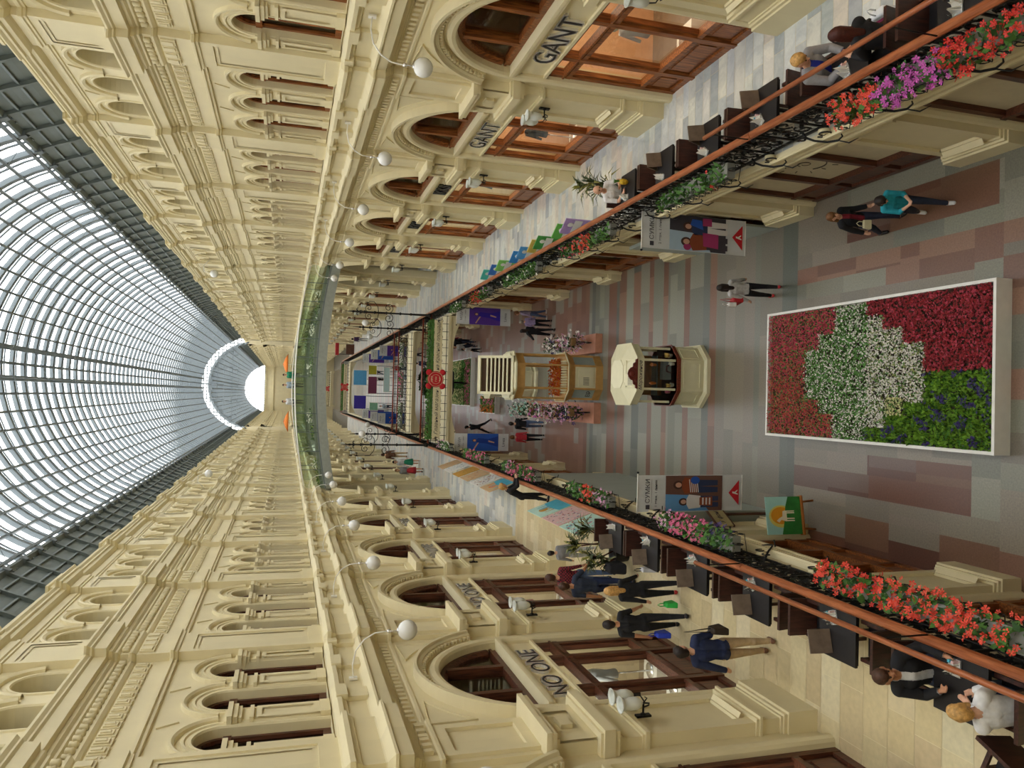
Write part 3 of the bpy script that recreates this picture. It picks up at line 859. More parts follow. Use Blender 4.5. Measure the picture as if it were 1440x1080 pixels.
# low grey fence panel by the right-hand shops
mb = MB(); mb.box(3.72, 3.78, 17.2, 21.2, 0, 2.3); mb.box(3.70, 3.80, 17.2, 21.2, 2.3, 2.36)
struct(mb.build('trim_screen', [HOARD]))
# line drawing on the cream blind (rays round a dial)
mb = MB()
INK = mat('dark_ink', '4a4036', .7, var=0)
def stroke(pts, r=.012): mb.tube([(4.16, y, z) for y, z in pts], r, 4)
cy, cz = bay_y(0)-.1, 1.95
stroke([(cy+.42*math.cos(t), cz+.42*math.sin(t)) for t in [i*.25 for i in range(2, 22)]], .012)
stroke([(cy+.16*math.cos(t)*(1-t/12), cz+.16*math.sin(t)*(1-t/12)) for t in [i*.3 for i in range(0, 24)]], .008)
for i in range(12):
    a = i*PI/6+.2; r0 = .5 if i % 2 else .56; stroke([(cy+r0*math.cos(a), cz+r0*math.sin(a)), (cy+(r0+.12)*math.cos(a), cz+(r0+.12)*math.sin(a))], .008)
mb.ball((4.16, cy-.46, cz-.3), (.012, .11, .08), 8)
mb.v = [(v[0]+.0, v[1], v[2]) for v in mb.v]
tag(mb.build('blind_drawing', [INK]), 'dark line drawing of a dial with rays on the cream shop blind', 'drawing')
# ---- balcony railings of the galleries
def spiral(c, r0, r1, t0, t1, n, f):
    return [f(c[0]+(r0+(r1-r0)*i/n)*math.cos(t0+(t1-t0)*i/n), c[1]+(r0+(r1-r0)*i/n)*math.sin(t0+(t1-t0)*i/n)) for i in range(n+1)]
def rail_iron(mb):
    f = lambda y, z: (0, y, z)
    mb.box(-.02, .02, -2.79, 2.79, 4.20, 4.235); mb.box(-.02, .02, -2.79, 2.79, 4.96, 5.0)
    n = 8; w = 5.6/n; rnd = random.Random(3)
    for i in range(n):
        y = -2.8+w*i+.02; mb.box(-.015, .015, y-.015, y+.015, 4.12, 5.0)
    for i in range(n):
        c = -2.8+w*(i+.5)
        for sg in (1, -1):
            mb.tube(spiral((c+sg*.17, 4.42), .16, .03, PI/2, PI/2+sg*4.4*PI/2, 14, f), .014, 4)
            mb.tube(spiral((c+sg*.17, 4.78), .15, .03, -PI/2, -PI/2-sg*4.2*PI/2, 14, f), .014, 4)
        for q in range(64):            # cast leaves
            y, z = c+rnd.uniform(-.29, .29), rnd.uniform(4.27, 4.94)
            a = rnd.uniform(0, PI); l, h = rnd.uniform(.05, .1), rnd.uniform(.02, .035); x = rnd.uniform(-.02, .02)
            ca, sa = math.cos(a), math.sin(a)
            mb.add([(x, y-l*ca, z-l*sa), (x+.02, y+h*sa, z-h*ca), (x, y+l*ca, z+l*sa), (x-.02, y-h*sa, z+h*ca)], [(0, 1, 2, 3)])
def rail_wood(mb):
    prof = [(-.06, 5.0), (-.065, 5.03), (-.05, 5.06), (-.02, 5.085), (.02, 5.085), (.05, 5.06), (.065, 5.03), (.06, 5.0)]
    for a, b in zip(prof, prof[1:]+prof[:1]): mb.quad((a[0], -2.795, a[1]), (a[0], 2.795, a[1]), (b[0], 2.795, b[1]), (b[0], -2.795, b[1]))
    mb.add([(p[0], -2.795, p[1]) for p in prof], [tuple(range(8))]); mb.add([(p[0], 2.795, p[1]) for p in prof], [tuple(range(7, -1, -1))])
def rail_scroll(mb):
    """one scrolled bracket on the outer face of the gallery edge"""
    y = 0; f = lambda yy, z: (.12, yy, z)
    mb.tube([(.02, y-.3, 4.35), (.1, y-.28, 4.3), (.16, y-.2, 4.2), (.2, y-.08, 4.05), (.2, y+.05, 3.95), (.18, y+.18, 3.98), (.16, y+.24, 4.06)], [.02, .02, .018, .018, .018, .014, .008], 5)
    mb.tube(spiral((y+.02, 4.2), .15, .04, PI, PI+7.5, 16, f), .013, 4)
    mb.tube(spiral((y-.32, 4.32), .09, .02, 0, 6.5, 12, f), .011, 4)
    mb.tube([(.18, y+.0, 3.93), (.26, y+.16, 3.84), (.22, y+.3, 3.78)], [.012, .014, .004], 4)
def rosette(mb):
    M = Matrix.Translation((.1, .02, 4.2)) @ Matrix.Rotation(PI/2, 4, 'Y')
    mb.lathe([(.0, -.06), (.09, -.05), (.09, .0), (.05, .02), (.04, .0), (.02, .03), (0, .03)], 12, M=M)
ME_RI = mesh_of(rail_iron, [IRON], 'ironwork'); ME_RW = mesh_of(rail_wood, [RAILW], 'handrail')
ME_RS = mesh_of(rail_scroll, [IRON], 'scroll_bracket'); ME_RR = mesh_of(rosette, [CREAM], 'rosette')
BR = (5, 6)
ORD = ['the nearest', 'the second', 'the third', 'the fourth', 'the fifth', 'the sixth', 'the seventh', 'the eighth', 'the ninth', 'the tenth', 'the eleventh', 'the twelfth', 'the thirteenth', 'the fourteenth', 'the fifteenth', 'the sixteenth', 'the seventeenth', 'the eighteenth', 'the nineteenth']
for sd in (1, -1):
    nm = 'right' if sd > 0 else 'left'
    for j, k in enumerate(range(-1, NB1)):
        t = thing('gallery_railing', f'wrought iron gallery railing with brown handrail, {ORD[j]} length along the {nm} gallery', 'railing', (3.53*sd, bay_y(k), 0), PI if sd > 0 else 0, f'{nm} gallery railings')
        inst('ironwork', ME_RI, (0, 0, 0), 0, t); inst('handrail', ME_RW, (0, 0, 0), 0, t)
        if k < 9 and k not in (5, 7):
            
            for i in range(4):
                q = inst('scroll_bracket', ME_RS, (0, -2.1+1.4*i, 0), 0, t); inst('rosette', ME_RR, (0, 0, 0), 0, q)
# the raised second bar beside the cafe tables
for sd in (1, -1):
    nm = 'right' if sd > 0 else 'left'
    t = thing('guard_bar', f'raised brown wooden bar above the handrail beside the {nm} cafe tables', 'bar', (3.46*sd, 0, 0))
    mb = MB(); mb.tube([(0, -3, 5.76), (0, 11.1, 5.76)], .035, 10); mb.build('bar', [RAILW], t)
    for y in (-1, 3.2, 7.1, 10.9):
        mb = MB(); mb.tube([(0, y, 5.07), (0, y, 5.74)], .011, 6); mb.build('post', [IRON], t)
# ================================================================ LAMPS, SIGNS, BANNERS, BRIDGES
SHADE = mat('frosted_lamp_glass', 'dfe3dc', .35, var=.02)
def side_name(sd): return 'right' if sd > 0 else 'left'
# ---- opal globes on goosenecks along the upper parapet
def make_globe():
    t = thing('globe_lamp', '', 'lamp')
    mb = MB(); mb.tube([(-.78, 0, .93), (-.55, 0, .95), (-.3, 0, .9), (-.12, 0, .76), (-.02, 0, .58), (.0, 0, .42), (0, 0, .3)], .013, 6); mb.build('arm', [WHITE], t)
    mb = MB(); mb.box(-.80, -.76, -.05, .05, .86, 1.0); mb.build('wall_plate', [WHITE], t)
    mb = MB(); mb.lathe([(.03, .30), (.035, .33), (.03, .36), (.0, .37)], 10); mb.lathe([(.012, .17), (.012, .32)], 8); mb.lathe([(.045, .155), (.05, .175), (.03, .19)], 10); mb.build('chrome_cap', [CHROME], t)
    mb = MB(); mb.ball((0, 0, 0), .176, 24); mb.build('globe', [GLOBE], t)
    return t
g0 = make_globe(); first = True
for sd in (1, -1):
    for j, k in enumerate(range(-1, NB1)):
        lab = f'white globe lamp on curved arm, {ORD[j]} along the {side_name(sd)} wall'
        L = (5.05*sd, bay_y(k)-{5: 1.4, 9: 2.7}.get(k, 0), 10.0); rz = PI if sd > 0 else 0
        if first: g0.location = L; g0.rotation_euler[2] = rz; g0['label'] = lab; g0['group'] = 'white globe lamps along the walls'; first = False
        else: dup(g0, L, rz, lab, 'white globe lamps along the walls')
# two globes high up on the attic cornice
def big_globe(L, sd, lab):
    t = thing('globe_lamp', lab, 'lamp', L, PI if sd > 0 else 0, 'globe lamps high on the walls')
    mb = MB(); mb.tube([(-.75, 0, .2), (-.4, 0, .5), (-.1, 0, .5), (0, 0, .2)], .015, 6); mb.build('arm', [WHITE], t)
    mb = MB(); mb.ball((0, 0, 0), .2, 20); mb.build('globe', [GLOBE], t)
big_globe((5.15, 42.2, 15.95), 1, 'white globe lamp high on the right wall above the far bridge')
big_globe((-5.15, 42.2, 15.9), -1, 'white globe lamp high on the left wall above the far bridge')
# ---- twin tulip wall lamps on the pilasters
def make_wall_lamp():
    t = thing('wall_lamp', '', 'lamp')
    mb = MB(); mb.box(0, .03, -.05, .05, -.12, .12); mb.ball((.03, 0, 0), (.03, .05, .05), 8); mb.build('wall_plate', [IRON], t)
    mb = MB()
    mb.tube([(.02, 0, 0), (.18, 0, .0), (.22, 0, .06)], .016, 6)
    for s in (1, -1):
        mb.tube([(.14, 0, 0), (.2, s*.08, -.05), (.26, s*.15, -.02), (.28, s*.16, .1)], .013, 6)
    mb.tube([(.2, 0, 0), (.28, 0, -.06), (.3, 0, -.02)], .01, 5)
    mb.build('bracket', [IRON], t)
    for s in (1, -1):
        mb = MB(); mb.lathe([(.025, .1), (.06, .13), (.095, .2), (.1, .3), (.085, .36), (.1, .43), (.13, .47), (.122, .475), (.08, .37), (.09, .3), (.0, .14)], 16, (.28, s*.16, 0)); mb.build('glass_shade', [SHADE], t)
    return t
l0 = make_wall_lamp(); first = True
for sd in (1, -1):
    for j, k in enumerate(range(-2, NB1-1)):
        lab = f'twin wall lamp with frosted tulip shades, {ORD[j]} pilaster along the {side_name(sd)} gallery'
        L = (5.75*sd, bay_y(k)+HB, 6.75); rz = PI if sd > 0 else 0
        if first: l0.location = L; l0.rotation_euler[2] = rz; l0['label'] = lab; l0['group'] = 'twin wall lamps on the pilasters'; first = False
        else: dup(l0, L, rz, lab, 'twin wall lamps on the pilasters')
# ---- shop signs in raised letters
INKS = mat('dark_sign_letter', '26282a', .3, .4, var=0)
def sign(sd, k, s, size, m, lab, sx=1):
    F = frame((6.05*sd-sd*.075, bay_y(k)+.05*sd, 7.42), (0, -sd, 0), (0, 0, 1))
    t = thing('shop_sign', lab, 'sign', (0, 0, 0), 0, 'raised letter shop signs')
    mb = MB(); text_mesh(mb, s, size, F, .07, 0, sx=sx, bold=.022); mb.build('letters', [m], t)
    if m is CHROME:
        mb = MB(); text_mesh(mb, s, size, F @ Matrix.Translation((0, 0, .036)), .006, 0, sx=sx, bold=-.006); mb.build('letter_faces', [INKS], t)
for k in (0, 1): sign(1, k, 'GANT', .62, CHROME, f'raised metal letters GANT over the {"nearer" if k == 0 else "farther"} shop of that name', 1.15)
for k in (2, 3, 4): sign(1, k, 'IKKS', .56, INKS, f'dark raised letters over {["the third","the fourth","the fifth"][k-2]} shop arch on the right', 1.05)
for k in (0, 1, 2, 3): sign(-1, k, 'NO ONE', .52, CHROME, f'raised chrome letters NO ONE over {ORD[k]} full shop front on the left', 1.15)
# ---- fabric banners hung out from the galleries
def banner(name, L, wdt, hgt, build, lab):
    t = thing('hanging_banner', lab, 'banner', L, 0, 'fabric banners hung from the galleries')
    mb = MB(); mb.tube([(-wdt/2-.04, 0, hgt+.01), (wdt/2+.04, 0, hgt+.01)], .014, 6); mb.build('top_rod', [WHITE], t)
    for s in (-1, 1):
        mb = MB(); mb.ball((s*(wdt/2+.06), 0, hgt+.01), .03, 8); mb.build('rod_finial', [IRON], t)
    mb = MB(); mb.tube([(-wdt/2, 0, 0), (wdt/2, 0, 0)], .012, 6); mb.build('bottom_rod', [WHITE], t)
    build(t, wdt, hgt)
    return t
CLOTHG = mat('pale_grey_banner_cloth', 'cfd1d0', .8, var=.02)
RED = mat('red_print', 'c5202c', .7, var=0)
TXT = mat('dark_print', '3d3a42', .7, var=0)
def cloth(t, w, h, m, z0, z1, nm, d=0, mi=None):
    mb = MB(); n = 10
    for i in range(n):
        x0, x1 = -w/2+w*i/n, -w/2+w*(i+1)/n
        y0, y1 = .012*math.sin(i*1.3), .012*math.sin((i+1)*1.3)
        mb.add([(x0, y0-d, z0), (x1, y1-d, z0), (x1, y1-d, z1), (x0, y0-d, z1)], [(0, 1, 2, 3)], 0, True)
        mb.add([(x0, y0-d+.006, z0), (x1, y1-d+.006, z0), (x1, y1-d+.006, z1), (x0, y0-d+.006, z1)], [(3, 2, 1, 0)], 0, True)
    return mb.build(nm, [m], t)
def patch(mb, pts, y, mi): mb.add([(p[0], y, p[1]) for p in pts], [tuple(range(len(pts)))], mi)
def ell(cx, cz, rx, rz, n=14, a0=0): return [(cx+rx*math.cos(2*PI*i/n+a0), cz+rz*math.sin(2*PI*i/n+a0)) for i in range(n)]
SKIN1 = mat('print_skin', 'c99a82', .8, var=0)
def P(name, c): return mat('print_'+name, c, .8, var=.03)
def figure(mb, x, z, h, mt, mb_, hair, lean=0):
    """a standing figure printed on a banner: hair, face, top, legs"""
    y = -.02
    patch(mb, ell(x+lean*.9*h, z+h*.88, h*.085, h*.11), y-.001, hair)
    patch(mb, ell(x+lean*.9*h, z+h*.875, h*.05, h*.068), y-.003, 4)
    patch(mb, [(x-.13*h, z+.45*h), (x+.13*h, z+.45*h), (x+.16*h+lean*.6*h, z+.74*h), (x+.06*h+lean*.8*h, z+.8*h), (x-.06*h+lean*.8*h, z+.8*h), (x-.16*h+lean*.6*h, z+.74*h)], y-.0015, mt)
    patch(mb, [(x-.12*h, z), (x-.02*h, z), (x+.0*h, z+.4*h), (x+.02*h, z), (x+.12*h, z), (x+.13*h, z+.47*h), (x-.13*h, z+.47*h)], y-.001, mb_)
def bag_banner(kind):
    def f(t, w, h):
        cloth(t, w, h, CLOTHG, 0, h, 'cloth')
        mb = MB(); F = frame((0, -.022, 0), (1, 0, 0), (0, 0, 1))
        text_mesh(mb, 'СУМКИ', .155, Matrix.Translation((.06, -.022, h-.24)) @ F.to_3x3().to_4x4(), .002)
        text_mesh(mb, '1 этаж, 1 линия' if kind else '2 этаж, 2 линия', .085, Matrix.Translation((0, -.022, h-.45)) @ F.to_3x3().to_4x4(), .002)
        patch(mb, [(-.36, h-.29), (-.26, h-.29), (-.26, h-.19), (-.36, h-.19)], -.02, 0)
        for i in range(3): patch(mb, [(-.22, h-.335-.0*i), (.33, h-.335), (.33, h-.34), (-.22, h-.34)], -.021, 0)
        mb.build('lettering', [TXT], t)
        mb = MB(); z0, z1 = h*.2, h*.745
        ms = [P('sky', '5f94c4') if kind else P('pale_sky', 'a9bfcf'), P('street', '6b4b40') if kind else P('dark_street', '3e3a40'), P('denim', '2f3a58'), P('white', 'd9d4cf'), SKIN1, P('brown_hair', '4a2f26'), P('magenta', 'a83a6a'), P('blue', '2b57b0'), P('rust', '8a4528')]
        patch(mb, [(-w/2+.01, z0), (w/2-.01, z0), (w/2-.01, z1), (-w/2+.01, z1)], -.0185, 0)
        if kind:
            patch(mb, [(-w/2+.01, z0), (w/2-.01, z0), (w/2-.01, z1), (-.02, z1), (-.05, z0+.7), (-w/2+.01, z0+.35)], -.019, 1)
            figure(mb, -.2, z0+.1, 1.05, 3, 2, 5); figure(mb, .16, z0+.12, 1.18, 8, 2, 5, .03)
            for i in range(5): patch(mb, [(.02, z0+.62+.05*i), (.32, z0+.66+.05*i), (.32, z0+.685+.05*i), (.02, z0+.645+.05*i)], -.0225, 3)
            patch(mb, ell(.3, z0+.72, .09, .12), -.023, 7)
            patch(mb, [(-.3, z0+.26), (-.08, z0+.26), (-.1, z0+.6), (-.28, z0+.6)], -.0235, 8)
            for i in range(3): patch(mb, [(-.27, z0+.31+.09*i), (-.11, z0+.31+.09*i), (-.11, z0+.35+.09*i), (-.27, z0+.35+.09*i)], -.0245, 3)
        else:
            patch(mb, [(-w/2+.01, z0), (w/2-.01, z0), (w/2-.01, z1), (.05, z1), (.02, z0+.9), (-.1, z0+.55), (-w/2+.01, z0+.4)], -.019, 1)
            figure(mb, -.2, z0-.05, 1.25, 8, 1, 5); figure(mb, .16, z0-.05, 1.2, 2, 3, 5)
            patch(mb, [(-.32, z0+.2), (.02, z0+.2), (.04, z0+.62), (-.28, z0+.6)], -.0235, 6)
            patch(mb, [(.1, z0+.6), (.32, z0+.65), (.34, z0+.9), (.2, z0+.95)], -.0235, 7)
            patch(mb, [(.2, z0+.38), (.38, z0+.38), (.38, z0+.62), (.2, z0+.62)], -.024, 6)
            patch(mb, ell(-.32, z0+1.02, .08, .1), -.0215, 6)
        mb.build('photo_print', ms, t)
        mb = MB(); patch(mb, [(-.30, .09), (.30, .09), (.0, .37)], -.02, 0); mb.build('red_triangle', [RED], t)
        mb = MB(); patch(mb, [(-.05, .12), (-.02, .12), (0, .18), (.04, .13), (.07, .13), (.02, .21), (.03, .27), (-.01, .27), (-.03, .2)], -.023, 0); mb.build('white_mark', [WHITE], t)
    return f
def dress_banner(col, dres, word):
    def f(t, w, h):
        cloth(t, w, h, CLOTHG, 0, h, 'cloth')
        mb = MB(); z0, z1 = h*.19, h*.77
        ms = [P(col, {'purple': '53308f', 'blue': '2a6fb8'}[col]), P(dres, {'violet': '33209a', 'navy': '1d3c8c'}[dres]), SKIN1, P('brown_hair', '4a2f26'), SKIN1]
        patch(mb, [(-w/2+.005, z0), (w/2-.005, z0), (w/2-.005, z1), (-w/2+.005, z1)], -.0185, 0)
        patch(mb, [(-.22, z0), (.3, z0), (.16, z0+.5), (.2, z0+1.0), (.12, z0+1.1), (-.02, z0+1.08), (-.06, z0+.6)], -.02, 1)
        patch(mb, ell(.09, z0+1.2, .075, .1), -.021, 3); patch(mb, ell(.085, z0+1.19, .05, .07), -.022, 2)
        patch(mb, [(-.02, z0+1.05), (-.34, z0+1.25), (-.36, z0+1.2), (-.02, z0+.97)], -.0215, 2)
        patch(mb, [(.02, z0+.5), (.1, z0+.5), (.02, z0+.2), (-.04, z0+.2)], -.0215, 2)
        mb.build('photo_print', ms, t)
        mb = MB(); F = frame((0, 0, 0), (1, 0, 0), (0, 0, 1))
        text_mesh(mb, 'МОДА', .15, Matrix.Translation((0, -.022, h-.22)) @ F, .002); text_mesh(mb, '2 этаж, 1 линия', .075, Matrix.Translation((0, -.022, h-.42)) @ F, .002)
        text_mesh(mb, word, .2, Matrix.Translation((0, -.022, .25)) @ F, .002)
        mb.build('lettering', [TXT], t)
    return f
BW, BH = .84, 2.72
banner('b', (-2.99, 16.05, 1.68), BW, BH, bag_banner(1), 'grey banner СУМКИ with striped top and blue sky, left side near the painting')
banner('b', (3.1, 16.05, 1.72), BW, BH, bag_banner(0), 'grey banner СУМКИ with magenta bags, on the right by the walking girl')
banner('b', (-3.05, 36.0, 1.72), BW, BH-.05, dress_banner('blue', 'navy', 'Linea'), 'banner with a blue printed dress hanging before the arched bridge')
banner('b', (3.05, 36.0, 1.78), BW, BH-.05, dress_banner('purple', 'violet', 'Linea'), 'banner with a purple printed dress hanging before the arched bridge')
for (x, y, z, c1, c2) in ((-2.9, 66, 1.9, 'blue', 'navy'), (-2.9, 72, 1.9, 'blue', 'violet'), (-2.9, 80, 1.9, 'purple', 'navy'), (2.9, 66, 1.9, 'purple', 'violet'), (2.9, 73, 1.9, 'blue', 'navy'), (2.9, 81, 1.9, 'purple', 'navy')):
    q = {66: 'nearest', 72: 'middle', 73: 'middle', 80: 'farthest', 81: 'farthest'}[y]
    banner('b', (x, y, z), .9, BH, dress_banner(c1, c2, 'Linea'), f'small pale banner beyond the arched bridges, {q} of three on the {side_name(x)}')
# ---- arched bridges between the galleries
BANNERC = mat('cream_banner_cloth', 'e4d9b0', .8, var=.03)
GRASS = mat('green_leaf', '4f7a35', .7, var=.25, scale=9)
LEAFD = mat('dark_leaf', '2f5226', .65, var=.3, scale=7)
LEAFL = mat('yellow_green_leaf', '86a03c', .65, var=.2, scale=7)
def leaf_cloud(mb, n, box, size, mi=0, rnd=random, up=.4, nm=None):
    x0, x1, y0, y1, z0, z1 = box
    for i in range(n):
        c = Vector((rnd.uniform(x0, x1), rnd.uniform(y0, y1), rnd.uniform(z0, z1)))
        d = Vector((rnd.gauss(0, 1), rnd.gauss(0, 1), rnd.gauss(0, 1)+up)).normalized()
        s = size*rnd.uniform(.6, 1.3); u = d.orthogonal().normalized(); v = d.cross(u)
        mb.add([c-u*s*.45, c+d*s+v*s*.1, c+u*s*.45, c-d*s*.6], [(0, 1, 2, 3)], mi)
def bridge(Y, D, lab, with_banner, detail=True):
    t = thing('arched_bridge', lab, 'bridge', (0, Y, 0), 0, 'arched bridges between the galleries')
    mb = MB(); n = 24; X = 3.36
    f = lambda x: 3.86-.62*max(0, (abs(x)-1.6)/1.85)**2
    for i in range(n):
        xa, xb = -X+2*X*i/n, -X+2*X*(i+1)/n
        for y in (0, D): mb.quad((xa, y, f(xa)), (xb, y, f(xb)), (xb, y, 4.1), (xa, y, 4.1))
        mb.quad((xa, 0, f(xa)), (xa, D, f(xa)), (xb, D, f(xb)), (xb, 0, f(xb)))
        mb.quad((xa, 0, 4.1), (xb, 0, 4.1), (xb, D, 4.1), (xa, D, 4.1))
    mb.box(-X, X, -.07, .0, 4.0, 4.13); mb.box(-X, X, D, D+.07, 4.0, 4.13)
    mb.build('deck', [CREAM], t)
    for y in (.05, D-.05):
        mb = MB(); mb.tube([(-X, y, 5.06), (X, y, 5.06)], .05, 8); mb.build('handrail', [REDW], t)
        mb = MB(); mb.box(-X, X, y-.015, y+.015, 4.2, 4.23); mb.box(-X, X, y-.015, y+.015, 4.92, 4.95)
        for i in range(17):
            x = -X+.02+(2*X-.04)*i/16; mb.box(x-.012, x+.012, y-.012, y+.012, 4.1, 5.02)
            if i < 16:
                for s in (1, -1): mb.tube(spiral((x+.215+s*.09, 4.57), .17, .03, 0, s*9, 16, lambda a, b: (a, y, b)), .011, 4)
        mb.build('iron_railing', [IRON], t)
    if with_banner:
        mb = MB(); mb.box(-3.1, 3.1, -.2, -.02, 4.93, 5.08)
        leaf_cloud(mb, 900, (-3.1, 3.1, -.22, -.0, 5.04, 5.24), .09, 0, random.Random(5))
        mb.build('grass_trough', [GRASS], t)
        mb = MB()
        for sg in (1, -1):
            q = [(sg*.3, 4.5), (sg*3.1, 4.5), (sg*2.95, 4.71), (sg*3.1, 4.92), (sg*.3, 4.92)]
            mb.add([(p[0], -.24, p[1]) for p in q], [(0, 1, 2, 3, 4)]); mb.add([(p[0], -.23, p[1]) for p in q], [(4, 3, 2, 1, 0)])
        b = mb.build('text_banner', [BANNERC], t)
        mb = MB(); F = frame((0, 0, 0), (1, 0, 0), (0, 0, 1))
        text_mesh(mb, 'Главный магазин', .27, Matrix.Translation((-1.72, -.247, 4.71)) @ F, .002, shear=.35, sx=1.02)
        text_mesh(mb, 'на Красной площади', .26, Matrix.Translation((1.75, -.247, 4.71)) @ F, .002, shear=.35, sx=.98)
        mb.build('lettering', [TXT], b)
        # red seal with four corner bows
        mb = MB(); M = Matrix.Translation((0, -.27, 4.8)) @ Matrix.Rotation(PI/2, 4, 'X')
        mb.lathe([(0, -.03), (.40, -.03), (.42, 0), (.40, .03), (0, .03)], 28, M=M, sm=False)
        for sx in (1, -1):
            for sz in (1, -1): mb.ball((sx*.36, -.27, 4.8+sz*.36), (.15, .04, .17), 10, M=Matrix.Rotation(-sx*sz*PI/4, 4, 'Y'))
        sl = mb.build('red_seal', [RED], t)
        mb = MB()
        for r, w in ((.37, .012), (.24, .008)): mb.tube([(r*math.cos(a*.2), -.305, 4.8+r*math.sin(a*.2)) for a in range(32)], w, 4, closed=True)
        text_mesh(mb, '1893', .16, Matrix.Translation((0, -.308, 5.0)) @ F, .004); text_mesh(mb, 'ГУМ', .13, Matrix.Translation((0, -.308, 4.78)) @ F, .004)
        mb.tube([(-.1, -.305, 4.62), (0, -.305, 4.58), (.1, -.305, 4.62)], .02, 5)
        mb.build('seal_lettering', [BANNERC], sl)
    return t
bridge(39.4, 2.5, 'nearest arched bridge, with cream lettered banner and red seal', True)
bridge(51.2, 2.4, 'second arched bridge across the hall, with flower strips and no banner', False)
bridge(104, 2.4, 'far arched bridge with small cream banner, last before the crossing', True)
bridge(150, 2.4, 'farthest arched bridge, with a tiny cream banner beyond the crossing', True)
# flower strip on the second bridge
WHITEF = mat('white_petal', 'ece8dc', .6, var=.04); PINKF = mat('pink_petal', 'd9688f', .6, var=.1); REDF = mat('scarlet_petal', 'd23a30', .6, var=.12)
MAGF = mat('magenta_petal', 'c45ab0', .6, var=.1); CORF = mat('coral_petal', 'e0503c', .6, var=.1); PURF = mat('deep_purple_petal', '3a2a6a', .6, var=.1); ORF = mat('orange_petal', 'e07a28', .6, var=.1)
LPINK = mat('pale_pink_petal', 'dba6c4', .6, var=.1); DREDF = mat('dark_red_petal', '97232a', .6, var=.15); ROSEF = mat('rose_petal', 'c0455a', .6, var=.15)
def blossom(mb, c, r, nrm, mi, rnd, n=5):
    nrm = Vector(nrm).normalized(); u = nrm.orthogonal().normalized(); v = nrm.cross(u); c = Vector(c); a0 = rnd.uniform(0, 6.28)
    vs = [c-nrm*r*.25]; fs = []
    for i in range(n):
        a = a0+2*PI*i/n; h = PI/n*.9
        for q, k in ((a-h*.75, .8), (a, 1.05), (a+h*.75, .8)): vs.append(c+(u*math.cos(q)+v*math.sin(q))*r*k+nrm*r*.12*rnd.uniform(.2, 1.4))
        fs.append((0, 1+3*i, 2+3*i, 3+3*i))
    mb.add(vs, fs, mi)
def trough(lab, L, axis, length, spec, group, rnd, wd=.26, n_leaf=160, h=.2, ironwork=True):
    """flower box: metal trough, iron basket, leaves and blossoms; spec = [(from, to, petal material, density)]"""
    t = thing('flower_box', lab, 'flower box', L, axis, group)
    mb = MB(); mb.box(-length/2, length/2, -wd/2, wd/2, 0, .16); mb.build('trough', [mat('zinc_trough', '8f9088', .5, .4)], t)
    if ironwork:
        mb = MB(); n = max(3, int(length/.22))
        for s in (1, -1): mb.tube([(-length/2-.03, s*(wd/2+.04), .17), (length/2+.03, s*(wd/2+.04), .17)], .01, 4)
        for i in range(n+1):
            x = -length/2+length*i/n
            mb.tube(spiral((x, .02), .09, .02, PI/2, PI/2+6, 8, lambda a, b: (a, -wd/2-.045, b)), .008, 4)
            mb.tube([(x, -wd/2-.04, .17), (x, -wd/2-.04, -.07), (x, wd/2, -.12)], .007, 4)
        for e in (-1, 1): mb.tube(spiral((e*(length/2+.1), .1), .12, .02, 0, 8, 14, lambda a, b: (a, -.02, b)), .011, 4)
        mb.build('iron_basket', [IRON], t)
    mb = MB(); leaf_cloud(mb, n_leaf, (-length/2, length/2, -wd/2-.08, wd/2, .1, .1+h), .08, 0, rnd); leaf_cloud(mb, n_leaf//2, (-length/2, length/2, -wd/2-.08, wd/2, .1, .1+h), .07, 1, rnd)
    tag(mb.build('leaves', [GRASS, LEAFD], t), kind='stuff')
    for a, b, m, d in spec:
        if not d: continue
        mb = MB()
        for i in range(d):
            x = rnd.uniform(a, b)-length/2; y = rnd.uniform(-wd/2-.14, wd/2); z = .16+h*rnd.uniform(.2, 1)-.12*max(0, -y-wd/2)/.14
            blossom(mb, (x, y, z), rnd.uniform(.033, .05), (rnd.gauss(0, .5), rnd.gauss(-.3, .5), .9), 0, rnd)
        tag(mb.build('blossoms', [m], t), kind='stuff')
    return t
rnd = random.Random(11)
for i, (x0, m, c) in enumerate(((-2.2, WHITEF, 'white'), (-.2, PINKF, 'pink'), (1.8, WHITEF, 'white'))):
    trough(f'flower box with {c} blossoms on the second bridge, ' + ('left end', 'middle', 'right end')[i], (x0, 51.02, 4.72), 0, 1.7, [(0, 1.7, m, 90)], 'flower boxes on the second bridge', rnd, .2, 90, .2, False)
